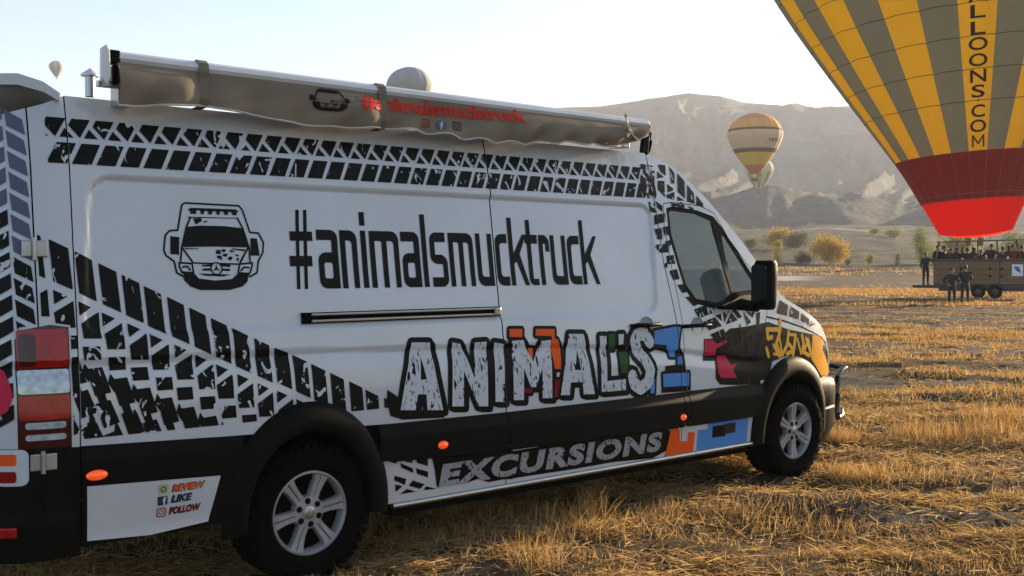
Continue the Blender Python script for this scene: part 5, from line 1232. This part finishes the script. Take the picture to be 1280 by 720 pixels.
cO = [cloth_mat('orange_cloth', (.80, .30, .12), .06), cloth_mat('amber_cloth', (.90, .42, .11), .06), cloth_mat('peach_cloth', (.85, .55, .34), .06), cloth_mat('yellow_cloth', (.92, .58, .07), .06), cloth_mat('rust_cloth', (.70, .22, .08), .06), cloth_mat('dark_cloth', (.16, .10, .06), .04)]
def colO(g, t):
    return 4 if t < .12 else 3 if t < .36 else 5 if t < .385 else 2 if t < .70 else 5 if t < .725 else 1 if t < .89 else 0
ob, H, P_ = small_balloon('orange, peach and yellow banded hot air balloon floating in front of the hillside', 943, 142, 217, 230, colO, cO, 20)
# small lettering on its peach band
T = fit_text(text_tris('UK721', 1., 1, 0, .02), 1.8, 4.6, -.35, .35); V = []; F = []
for t in T:
    k = len(V)
    for u, v in t:
        h = H*.52+v; r_ = float(np.interp(h, [p[1] for p in P_], [p[0] for p in P_]))*1.037; a = u/r_
        V.append((r_*math.sin(a), -r_*math.cos(a), h))
    F.append(tuple(range(k, len(V))))
mesh_obj('lettering', V, F, M['ink'], ob)
cG = [cloth_mat('grey_cloth', (.33, .33, .33), .04), cloth_mat('pale_cloth', (.55, .54, .50), .05), cloth_mat('olive_cloth', (.30, .26, .04), .05), cloth_mat('cream_cloth', (.62, .56, .42), .05)]
small_balloon('small olive and cream balloon low behind the orange banded balloon', 948, 197, 237, 420, lambda g, t: 2 if g % 2 and t < .5 else 3, cG, 14)
small_balloon('grey domed balloon top showing above the rolled awning', 513, 85, 150, 260, lambda g, t: (1 if g in (3, 4, 5) and 1 else 0), cG, 18)
small_balloon('tiny pale grey balloon high in the sky at far left', 73, 77, 97, 520, lambda g, t: 0 if g % 2 else 1, cG, 12)

# ------------------------------------------------------------------ trailer
trl = thing('basket_trailer', 'long dark flatbed trailer on twin wheels carrying the balloon basket', 'trailer', at((1219-640)/FPX*55, 55, 0), BRZ)
M['trailer'] = mat('trailer_frame_paint', (.03, .03, .032), .6)
b = MB(); b.box((-.05, 0, .575), (5.8, 2.3, .15)); b.build('deck', M['trailer'], trl, bevel=.01)
b = MB(); b.box((.5, -1.05, .44), (4.4, .12, .17)); b.box((.5, 1.05, .44), (4.4, .12, .17)); b.build('side_rail', M['trailer'], trl, bevel=.01)
for x in (.15, .92):
    for s in (-1, 1):
        b = MB(); b.lathe([(0, -.09), (.17, -.10), (.20, -.12), (.31, -.12), (.34, -.09), (.34, .09), (.31, .12), (0, .10)], 24, 'Y', (x, s*1.12, .33)); w_ = b.build('wheel', M['rubber'], trl, True)
        b = MB(); b.lathe([(0, -.13), (.08, -.125), (.16, -.105)], 16, 'Y', (x, s*1.12, .33)); b.build('wheel_hub', M['trailer'], w_, True)
        b = MB(); b.lathe([(.37, -.12), (.37, .12)], 14, 'Y', (x, s*1.12, .33), 0, R(15), R(165)); b.build('mudguard', M['trailer'], trl)
b = MB(); b.tube([(2.8, 0, .55), (3.6, 0, .5)], .05, 8); b.tube([(3.4, 0, .5), (3.4, 0, .02)], .03, 6); b.build('drawbar', M['trailer'], trl)

# ------------------------------------------------------------------ people
def skin_obj(name, V, E, Rd, m, parent, sub=1, root=0):
    me = bpy.data.meshes.new(name); me.from_pydata(V, E, []); me.materials.append(m)
    o = bpy.data.objects.new(name, me); COL.objects.link(o); o.parent = parent
    sk_ = o.modifiers.new('skin', 'SKIN'); sk_.use_smooth_shade = True
    for i, r_ in enumerate(Rd):
        r_ = r_ if isinstance(r_, tuple) else (r_, r_)
        me.skin_vertices[0].data[i].radius = r_
        me.skin_vertices[0].data[i].use_root = (i == root)
    s = o.modifiers.new('subsurf', 'SUBSURF'); s.levels = sub; s.render_levels = sub
    return o
M['skin'] = mat('skin', (.36, .20, .13), .6); M['hair'] = mat('dark_hair', (.02, .014, .01), .7)
def lerp(a, b, t): return tuple(a[i]+(b[i]-a[i])*t for i in range(3))
PALN = [0]
def person(label, loc, rz, pose='stand', jacket=(.03, .03, .035), trousers=(.025, .027, .035), hat=None, h=1.72, legs=True, group=None, lean=0.):
    """pose: dict of wrist / elbow targets in the body's own frame (x right, y away, z up); the face looks along -y"""
    k = h/1.72
    o = thing('person', label, 'person', loc, rz, group)
    J = dict(pel=(0, 0, .95), waist=(0, 0, 1.08), chest=(0, .01, 1.30), neck=(0, .0, 1.47), sh=.185)
    J = {a: (tuple(c*k for c in v) if isinstance(v, tuple) else v*k) for a, v in J.items()}
    sh = [(-J['sh'], 0, 1.41*k), (J['sh'], 0, 1.41*k)]
    arms = dict(stand=((-.25, .02, 1.13), (-.24, -.06, .88)), side=((-.26, .03, 1.13), (-.22, -.10, .90)), up=((-.30, -.06, 1.60), (-.24, -.10, 1.86)),
                fwd=((-.26, -.16, 1.16), (-.20, -.40, 1.22)), reach=((-.42, -.05, 1.28), (-.66, -.10, 1.22)), hip=((-.38, .06, 1.18), (-.20, -.10, 1.02)), cam=((-.28, -.16, 1.22), (-.08, -.24, 1.50)))
    pl, pr = pose if isinstance(pose, tuple) else (pose, pose)
    A = []
    for s, nm in ((-1, pl), (1, pr)):
        e, w_ = arms[nm]; A.append(((e[0]*-s*-1*(1 if s < 0 else -1), e[1], e[2]), (w_[0]*(1 if s < 0 else -1), w_[1], w_[2])))
    A = [(tuple(c*k for c in a[0]), tuple(c*k for c in a[1])) for a in A]
    A = [((abs(a[0][0])*s, a[0][1], a[0][2]), (abs(a[1][0])*s, a[1][1], a[1][2])) for a, s in zip(A, (-1, 1))]
    jm = mat('jacket_cloth', tuple(c*.55 for c in jacket), .8, 0, .12, 12); tm = mat('trouser_cloth', tuple(c*.5 for c in trousers), .8, 0, .12, 12)
    # body: legs, trunk, neck, head in one surface
    V = [J['pel'], J['waist'], J['chest'], J['neck'], (0, -.005, 1.53*k), (0, -.012, 1.585*k), (0, -.008, 1.66*k), (0, .002, 1.71*k)]
    Rd = [(.12, .09), (.11, .085), (.13, .09), .055, .052, (.070, .082), (.078, .092), (.048, .056)]; E = [(i, i+1) for i in range(7)]
    nb = len(V); V.append((0, -.098*k, 1.595*k)); Rd.append(.013); E.append((5, nb))            # nose
    for s in (-1, 1): E.append((6, len(V))); V.append((s*.082, .0, 1.625*k)); Rd.append(.013)    # ears
    for i, s in enumerate((-1, 1)):
        b0 = len(V); e, w_ = A[i]
        V += [sh[i], e, w_]; Rd += [.05, .042, .028]; E += [(2, b0), (b0, b0+1), (b0+1, b0+2)]
        d = (Vector(w_)-Vector(e)).normalized(); side = Vector((0, -1, 0)).cross(d); side = side.normalized() if side.length > .1 else Vector((1, 0, 0))
        palm = Vector(w_)+d*.075*k; V.append(tuple(palm)); Rd.append((.038, .018)); pi_ = len(V)-1; E.append((b0+2, pi_))
        for q, L_ in ((-.027, .060), (-.009, .072), (.009, .068), (.027, .054)):
            kn = palm+side*q*k+d*.03; tip = kn+d*L_*.6*k+Vector((0, -1, 0))*L_*.35
            V += [tuple(kn), tuple(tip)]; Rd += [.0095, .0075]; E += [(pi_, len(V)-2), (len(V)-2, len(V)-1)]
        th = Vector(w_)+d*.03+side*.04*(-s); V += [tuple(th), tuple(th+d*.045+side*.015*(-s))]; Rd += [.011, .009]; E += [(b0+2, len(V)-2), (len(V)-2, len(V)-1)]
    skin_obj('body', V, E, Rd, M['skin'], o)
    # jacket with sleeves
    V = [J['pel'], J['waist'], J['chest'], (0, 0, 1.44*k), (0, -.0, 1.49*k)]; Rd = [(.175, .125), (.160, .120), (.185, .130), (.11, .09), (.07, .07)]; E = [(0, 1), (1, 2), (2, 3), (3, 4)]
    for i, s in enumerate((-1, 1)):
        b0 = len(V); e, w_ = A[i]; V += [sh[i], lerp(sh[i], e, .5), e, lerp(e, w_, .9)]; Rd += [.085, .07, .062, .050]; E += [(2, b0), (b0, b0+1), (b0+1, b0+2), (b0+2, b0+3)]
    skin_obj('jacket', V, E, Rd, jm, o)
    if legs:
        V = [J['pel'], (0, 0, 1.07*k)]; Rd = [(.165, .12), (.150, .115)]; E = [(0, 1)]
        for s in (-1, 1):
            b0 = len(V); V += [(s*.09*k, 0, .86*k), (s*.115*k, -.02, .48*k), (s*.125*k, .01, .09*k)]; Rd += [.098, .072, .056]; E += [(0, b0), (b0, b0+1), (b0+1, b0+2)]
        skin_obj('trousers', V, E, Rd, tm, o)
        for s in (-1, 1):
            b = MB(); b.box((s*.13*k, -.04, .05), (.095, .27, .09), taper=.82); b.build('shoe', M['liner'], o, bevel=.03)
    b = MB(); n = 12; V = []; F = []
    rows = [(.104, 1.60), (.112, 1.64), (.110, 1.69), (.088, 1.745), (.045, 1.772), (.002, 1.778)]
    for r_, z in rows:
        for j in range(n):
            a = 2*PI*j/n; cut = 1 if math.sin(a) > -.5 or z > 1.68 else .80
            V.append((r_*.82*math.cos(a)*cut, .012+r_*math.sin(a)*cut, (z if math.sin(a) > -.3 else max(z, 1.66))*k))
    for i in range(len(rows)-1):
        for j in range(n): F.append((i*n+j, i*n+(j+1) % n, (i+1)*n+(j+1) % n, (i+1)*n+j))
    b.add(V, F); b.build('hair' if not hat else 'hat', M['hair'] if not hat else mat('hat_cloth', hat, .8), o, True)
    return o
def ppos(px, dep, z): return at((px-640)/FPX*dep, dep, z)
def tpos(px, y, z):            # a point on the trailer's long axis that lies on the sight line px, then moved y across the deck
    c_, s_ = math.cos(R(23.3)), math.sin(R(23.3)); q = (px-640)/FPX
    t = (q*55-(1219-640)/FPX*55)/(c_+s_*q)
    p = Vector((BALL_O.x, BALL_O.y, 0))+Vector((math.cos(BRZ), math.sin(BRZ), 0))*t+Vector((-math.sin(BRZ), math.cos(BRZ), 0))*y
    return Vector((p.x, p.y, z))
def gz(px, dep): return float(height((px-640)/FPX*dep, dep))
person('man in dark clothes on the trailer deck, hand on the basket end', tpos(1157, .0, .655), BRZ+R(25), ('stand', 'reach'), h=1.62)
person('person in dark jacket and face covering, left of the pair standing below the basket', ppos(1190, 46.2, gz(1190, 46.2)-.01), YAWR+R(-8), ('hip', 'fwd'), (.025, .03, .03), (.03, .035, .035), h=1.60)
person('taller person in dark jacket, right of the pair standing below the basket', ppos(1206.5, 46.0, gz(1206, 46)-.01), YAWR+R(160), ('fwd', 'hip'), (.02, .02, .02), (.03, .03, .03), h=1.70)
rid = [(1172, 'hooded dark passenger at the far left end of the basket', 'stand', (.02, .02, .025), None, 1.76, 40),
       (1180, 'dark passenger seen in profile next to the hooded one at the basket left end', 'cam', (.025, .02, .03), None, 1.72, 75),
       (1188.5, 'passenger with one arm stretched up to the burner frame, left part of the basket', ('stand', 'up'), (.02, .025, .03), None, 1.58, 10),
       (1197, 'passenger in low hat, between the two raised arms in the left half of the basket', 'cam', (.03, .03, .03), (.12, .09, .06), 1.62, -10),
       (1209, 'dark passenger holding the upright with raised arms above the standing pair', ('up', 'up'), (.015, .015, .02), None, 1.60, 170),
       (1218, 'small passenger leaning to the right of the raised arms', 'fwd', (.05, .03, .03), None, 1.60, 30),
       (1226, 'small passenger with reddish face, left of the central burner upright', 'fwd', (.10, .03, .025), None, 1.52, 0),
       (1239, 'broad passenger in black cap standing right of the central burner upright', 'hip', (.018, .018, .02), (.02, .02, .02), 1.80, 0),
       (1253, 'passenger with arm stretched up towards the frame, right half of the basket', ('up', 'stand'), (.02, .02, .022), None, 1.66, 165),
       (1266, 'passenger in a red top near the right end of the basket', 'cam', (.30, .04, .03), None, 1.74, 15),
       (1277, 'passenger in black with a raised arm at the right edge of the picture', ('stand', 'up'), (.02, .02, .025), None, 1.70, -20)]
for px, lb, po, jc, ht, hh, az in rid:
    yy_ = random.uniform(-.45, .45)
    person(lb, tpos(px, yy_, FL+.24), BRZ+R(az), po, jc, hat=ht, h=hh, legs=True, group='passengers in the balloon basket')

# ------------------------------------------------------------------ trees and bushes
def leaf_mat(name, c1, c2):
    m, t, b = new_mat(name); b.inputs['Roughness'].default_value = .8
    oi = t.nodes.new('ShaderNodeNewGeometry'); rp = t.nodes.new('ShaderNodeMix'); rp.data_type = 'RGBA'
    t.links.new(oi.outputs['Random Per Island'], rp.inputs[0]); rp.inputs[6].default_value = (*c1, 1); rp.inputs[7].default_value = (*c2, 1)
    t.links.new(rp.outputs[2], b.inputs['Base Color']); tr = t.nodes.new('ShaderNodeBsdfTranslucent'); t.links.new(rp.outputs[2], tr.inputs[0])
    ms = t.nodes.new('ShaderNodeMixShader'); ms.inputs[0].default_value = .45
    t.links.new(b.outputs[0], ms.inputs[1]); t.links.new(tr.outputs[0], ms.inputs[2]); t.links.new(ms.outputs[0], t.nodes['Material Output'].inputs[0])
    return m
LM = dict(orange=leaf_mat('orange_leaves', (.48, .24, .02), (.40, .30, .03)), yellow=leaf_mat('yellow_leaves', (.40, .32, .05), (.22, .22, .04)), green=leaf_mat('green_leaves', (.11, .15, .03), (.26, .26, .05)), dull=leaf_mat('dull_leaves', (.09, .10, .045), (.15, .14, .06)))
M['bark'] = mat('bark', (.09, .065, .045), .9)
def tree(label, px, dep, W, H, kind, shape='round', n=1400, cat='tree', name='tree', trunk=.18, group=None, px_frame=True):
    lat = (px-640)/FPX*dep; z0 = gz(px, dep)-.1
    o = thing(name, label, cat, at(lat, dep, z0), YAWR+random.random()*6, group)
    rg = np.random.default_rng(int(px*7+dep))
    b = MB(); b.tube([(0, 0, 0), (W*.01, 0, H*.25), (-W*.01, W*.01, H*.55), (0, 0, H*.85)], max(.05, H*.028), 7, r2=.02)
    for k in range(7):
        a = k*2.4; h0 = H*(.15+.08*k); l_ = W*.36 if shape == 'round' else W*.2
        b.tube([(0, 0, h0), (l_*.5*math.cos(a), l_*.5*math.sin(a), h0+l_*.35), (l_*math.cos(a), l_*math.sin(a), h0+l_*.9)], H*.012, 5, r2=.01)
    b.build('trunk', M['bark'], o, True)
    nc = 44 if shape == 'round' else 20
    C_ = []
    for k in range(nc):
        if shape == 'round':
            v = rg.normal(size=3); v /= np.linalg.norm(v); r_ = rg.random()**.45*.78; c = v*r_*np.array([W/2, W/2, H*.46])+[0, 0, H*.48]; s = W*.12*rg.uniform(.7, 1.3)
        else:
            h = rg.uniform(.12, .97); rr = W/2*(1-abs(h-.40)/.62)**.7*.75 if h > .40 else W/2*(.55+.45*h/.4)*.75; a = rg.random()*6.28
            c = np.array([rr*rg.random()*math.cos(a), rr*rg.random()*math.sin(a), H*h]); s = W*.20*rg.uniform(.7, 1.3)
        c[2] = max(c[2], H*.10); C_.append((c, s))
    n = int(n*2.2); ci = rg.integers(0, nc, n); base = np.array([C_[i][0]+rg.normal(size=3)*C_[i][1]*.62 for i in ci])
    base[:, 2] = np.clip(base[:, 2], H*trunk*.5, H*1.02)
    ls = max(.05, W/ math.sqrt(n)*1.7)
    nv = rg.normal(size=(n, 3)); nv /= np.linalg.norm(nv, axis=1)[:, None]; t1 = np.cross(nv, rg.normal(size=(n, 3))); t1 /= np.linalg.norm(t1, axis=1)[:, None]; t2 = np.cross(nv, t1)
    s_ = ls*rg.uniform(.6, 1.2, (n, 1))
    V = np.stack([base-t1*s_, base+t2*s_*.5, base+t1*s_, base-t2*s_*.5], 1).reshape(-1, 3)
    mesh_obj('crown', V.tolist(), [(4*i, 4*i+1, 4*i+2, 4*i+3) for i in range(n)], LM[kind], o)
    return o
D_ = lambda yb: None
tree('round autumn bush with orange leaves at the far edge of the field', 1037, 178, 7.6, 5.2, 'orange', 'round', 2600, 'bush', 'bush', .05)
tree('narrow yellow green tree beside the black mirror housing', 972, 172, 2.4, 3.9, 'yellow', 'tall', 900)
tree('tall slim green poplar left of the man on the trailer', 1151, 170, 4.2, 7.2, 'green', 'tall', 1800, trunk=.05)
tree('wide yellowing bush on the slope above the narrow tree', 975, 262, 9.5, 5.2, 'orange', 'round', 1300, 'bush', 'bush', .02)
tree('dull green bush right of the yellowing slope bush', 995, 250, 8.0, 4.4, 'dull', 'round', 1200, 'bush', 'bush', .02)
tree('small olive bush on the slope nearest the windscreen', 938, 268, 4.0, 3.0, 'dull', 'round', 800, 'bush', 'bush', .02)
tree('low green bush between the narrow tree and the orange bush', 1003, 176, 3.6, 2.0, 'dull', 'round', 900, 'bush', 'bush', .02)
tree('little green bush right of the round orange bush', 1061, 172, 1.5, 1.7, 'green', 'round', 500, 'bush', 'bush', .02)
tree('loose yellow green sapling halfway to the poplar', 1087, 172, 1.9, 2.3, 'yellow', 'round', 500, 'bush', 'bush', .02)
tree('thin low sapling between the loose sapling and the poplar', 1122, 174, 1.3, 2.0, 'dull', 'tall', 400)
tree('pale yellow bush far up the slope under the track', 1094, 345, 4.6, 3.2, 'yellow', 'round', 700, 'bush', 'bush', .02)
tree('yellow green bush far up the slope left of the poplar top', 1116, 340, 6.0, 3.2, 'yellow', 'round', 700, 'bush', 'bush', .02)
tree('green bush just right of the poplar foot', 1166, 180, 3.4, 3.6, 'yellow', 'round', 1000, 'bush', 'bush', .02)
tree('yellow tree behind the basket under the balloon mouth', 1196, 190, 7.0, 6.5, 'yellow', 'round', 1500)
tree('pale green tree behind the right end of the basket', 1268, 185, 5.2, 7.0, 'green', 'round', 1700)
tree('low olive bush hidden partly by the basket middle', 1236, 186, 4.6, 3.8, 'dull', 'round', 1000, 'bush', 'bush', .02)

# ------------------------------------------------------------------ straw and stubble
def straw_mat(name, c1, c2, c3):
    m, t, b = new_mat(name); b.inputs['Roughness'].default_value = .65
    g = t.nodes.new('ShaderNodeNewGeometry'); cr = t.nodes.new('ShaderNodeValToRGB'); el = cr.color_ramp.elements
    el[0].color = (*c1, 1); el[1].color = (*c3, 1); e = el.new(.5); e.color = (*c2, 1)
    t.links.new(g.outputs['Random Per Island'], cr.inputs[0]); t.links.new(cr.outputs[0], b.inputs['Base Color'])
    tr = t.nodes.new('ShaderNodeBsdfTranslucent'); t.links.new(cr.outputs[0], tr.inputs[0])
    ms = t.nodes.new('ShaderNodeMixShader'); ms.inputs[0].default_value = .45
    t.links.new(b.outputs[0], ms.inputs[1]); t.links.new(tr.outputs[0], ms.inputs[2]); t.links.new(ms.outputs[0], t.nodes['Material Output'].inputs[0])
    return m
M['straw'] = straw_mat('dry_straw', (.16, .10, .045), (.38, .22, .070), (.56, .40, .18))
M['straw_tall'] = straw_mat('standing_stalks', (.28, .135, .038), (.46, .26, .075), (.60, .42, .18))
def blades(name, lat, dep, L, wdt, tiltmax, m, label=None, cat=None, lift=0.0, kind='stuff', bend=.25, tiltmin=0., tuftn=1, tr=.05):
    n = len(lat); rg = rng
    if tuftn > 1:
        k = np.arange(n)//tuftn; c0 = (k*tuftn); lat = lat[c0]+rg.normal(size=n)*tr; dep = dep[c0]+rg.normal(size=n)*tr; L = L[c0]*rg.uniform(.55, 1.1, n)
    z = height(lat, dep); bx = CAM.x+R2.x*lat+F2.x*dep; by = CAM.y+R2.y*lat+F2.y*dep
    az = rg.random(n)*2*PI; ti = tiltmin+(tiltmax-tiltmin)*rg.random(n)
    d = np.stack([np.cos(az)*np.sin(ti), np.sin(az)*np.sin(ti), np.cos(ti)], 1)
    wa = rg.random(n)*2*PI; wv = np.stack([np.cos(wa), np.sin(wa), 0*wa], 1)*wdt[:, None]/2
    # keep the blade's face off its own axis
    wv = np.cross(d, np.stack([np.cos(wa), np.sin(wa), .3+0*wa], 1)); wv /= (np.linalg.norm(wv, axis=1)[:, None]+1e-6); wv *= wdt[:, None]/2
    p0 = np.stack([bx, by, z+lift*rg.random(n)-.005], 1)
    bd = rg.normal(size=(n, 3))*L[:, None]*bend; bd[:, 2] = -abs(bd[:, 2])
    p1 = p0+d*L[:, None]*.55+bd*.15; p2 = p0+d*L[:, None]+bd*.6
    p2[:, 2] = np.maximum(p2[:, 2], z+.002); 
    V = np.stack([p0-wv, p0+wv, p1-wv*.8, p1+wv*.8, p2], 1).reshape(-1, 3)
    i = np.arange(n)*5
    tri = np.stack([i, i+1, i+3, i, i+3, i+2, i+2, i+3, i+4], 1).reshape(-1)
    me = bpy.data.meshes.new(name); me.vertices.add(len(V)); me.vertices.foreach_set('co', V.reshape(-1).astype(np.float32))
    me.loops.add(len(tri)); me.loops.foreach_set('vertex_index', tri.astype(np.int32)); me.polygons.add(len(tri)//3)
    me.polygons.foreach_set('loop_start', np.arange(0, len(tri), 3, dtype=np.int32)); me.update(calc_edges=True); me.materials.append(m)
    o = bpy.data.objects.new(name, me); COL.objects.link(o)
    tag(o, label, cat, None, kind); return o
def scatter(n, d0, d1, marg=1.25, keep=None, near=True):
    """random points in the view wedge (a little wider), uniform per area"""
    out_l = []; out_d = []; tot = 0
    while tot < n:
        k = n
        d = np.sqrt(rng.random(k)*(d1*d1-d0*d0)+d0*d0); l = (rng.random(k)*2-1)*d*.477*marg+ (rng.random(k)*2-1)*.4
        if keep is not None:
            q = rng.random(k) < keep(l, d); l, d = l[q], d[q]
        out_l.append(l); out_d.append(d); tot += len(l)
        if len(out_l) > 40: break
    return np.concatenate(out_l)[:n], np.concatenate(out_d)[:n]
def clump(l, d, sx=1.5, sy=.55):
    return np.clip(sst(.42, .66, fbm(l/sx, d/sy, 3))*1.1+.10, 0, 1)
def off_wheels(l, d):
    X = CAM.x+R2.x*l+F2.x*d; Y = CAM.y+R2.y*l+F2.y*d
    return 1-((np.abs(Y+.82) < .17) & ((np.abs(X) < .30) | (np.abs(X-4.325) < .30)))*1.0
# flattened straw
l, d = scatter(175000, 2.8, 13, 1.5, keep=lambda l, d: (.03+.97*clump(l, d, 1.1, .42)**1.3)*off_wheels(l, d))
n = len(l); blades('straw_litter', l, d, rng.uniform(.04, .17, n), rng.uniform(.0022, .0045, n)*(1+d/9), R(92), M['straw'], 'loose cut straw lying on the near field', 'straw', .035, tiltmin=R(62))
# short stubble
l, d = scatter(110000, 2.8, 14, 1.5, keep=lambda l, d: clump(l+3, d+5, 1.2, .4)**1.7*off_wheels(l, d))
n = len(l); blades('stubble', l, d, rng.uniform(.03, .12, n)*(.5+clump(l+3, d+5)), rng.uniform(.0022, .004, n)*(1+d/9), R(48), M['straw'], 'short dry stubble standing round the van', 'stubble', .0)
l, d = scatter(120000, 13, 34, keep=lambda l, d: clump(l, d, 2.6, .9)**1.6*(1-.98*bare_mask(l, d)))
n = len(l); blades('stubble', l, d, rng.uniform(.06, .19, n), rng.uniform(.006, .013, n), R(62), M['straw_tall'], 'orange stubble in the middle of the field', 'stubble', .01, tuftn=7, tr=.07)
l, d = scatter(60000, 34, 100, keep=lambda l, d: clump(l, d, 8, 2.2)**1.5*(1-bare_mask(l, d))**2)
n = len(l); blades('stubble', l, d, rng.uniform(.10, .26, n), rng.uniform(.02, .045, n), R(60), M['straw_tall'], 'pale stubble far out on the field', 'stubble', .0, tuftn=5, tr=.22)
l, d = scatter(9000, 138, 168, keep=lambda l, d: clump(l, d, 16, 5)**1.5)
n = len(l); blades('dry_grass', l, d, rng.uniform(.2, .5, n), rng.uniform(.06, .12, n), R(55), M['straw_tall'], 'rough dry grass along the far field edge', 'grass', .0, tuftn=6, tr=.5)
l, d = scatter(45000, 13, 45, keep=lambda l, d: .25+.75*bare_mask(l, d)*vnoise(l/3, d/.8))
n = len(l); blades('straw_litter', l, d, rng.uniform(.08, .25, n), rng.uniform(.006, .012, n), R(93), M['straw'], 'scattered flat straw on the bare bands of the field', 'straw', .02, tiltmin=R(72), tuftn=4, tr=.15)
# tall tufts: things one can point at
def tuft(label, px, py, rad, n, Lr, wd, tl=R(26), name='grass_tuft', elong=1., cat='grass tuft'):
    dep = CAM.z*FPX/(py-331); lat = (px-640)/FPX*dep
    a = rng.random(n)*2*PI; r_ = rad*np.sqrt(rng.random(n)); l = lat+r_*np.cos(a)*elong; d = dep+r_*np.sin(a)
    return blades(name, l, d, rng.uniform(Lr[0], Lr[1], n), rng.uniform(wd*.6, wd*1.2, n), tl, M['straw_tall'], label, cat, .0, None, .18)
tuft('tall straw tuft standing right beside the sill below the letters EXCURSIONS', 743, 655, .10, 170, (.12, .36), .0042, R(34))
tuft('spreading straw tuft left of the tall one beside the sill', 708, 668, .20, 190, (.08, .28), .0042, R(58))
tuft('low straw tuft in front of the rear wheel', 345, 712, .12, 160, (.06, .20), .004, R(60))
tuft('straw tuft between the rear wheel and the spreading tuft near the bottom edge', 672, 715, .16, 150, (.08, .26), .004, R(50))
tuft('long low row of tall orange stubble right of the front wheel', 1190, 548, .42, 1500, (.10, .27), .006, R(34), elong=1.5)
tuft('tall orange stubble clump at the right picture edge beyond the row', 1268, 538, .4, 650, (.12, .33), .006, R(30), elong=1.3)
tuft('rusty straw clump close to the front bumper', 1048, 556, .18, 500, (.08, .20), .005, R(40))
tuft('straw clump in the foreground below the bull bar', 1075, 600, .22, 500, (.08, .20), .005, R(45))

# ------------------------------------------------------------------ haze
hz = MB(); c = at(0, 4200, 0); hz.box((c.x, c.y, 118), (9400, 9400, 242), Matrix.Rotation(YAW, 3, 'Z'))
ho = hz.build('haze', bpy.data.materials.new('haze'), None); tag(ho, kind='stuff')
hm = ho.data.materials[0]; hm.use_nodes = True; nt = hm.node_tree; nt.nodes.clear()
ou = nt.nodes.new('ShaderNodeOutputMaterial'); pv = nt.nodes.new('ShaderNodeVolumePrincipled')
pv.inputs['Color'].default_value = (.92, .93, .95, 1); pv.inputs['Density'].default_value = .0004; pv.inputs['Anisotropy'].default_value = .0
nt.links.new(pv.outputs[0], ou.inputs['Volume'])
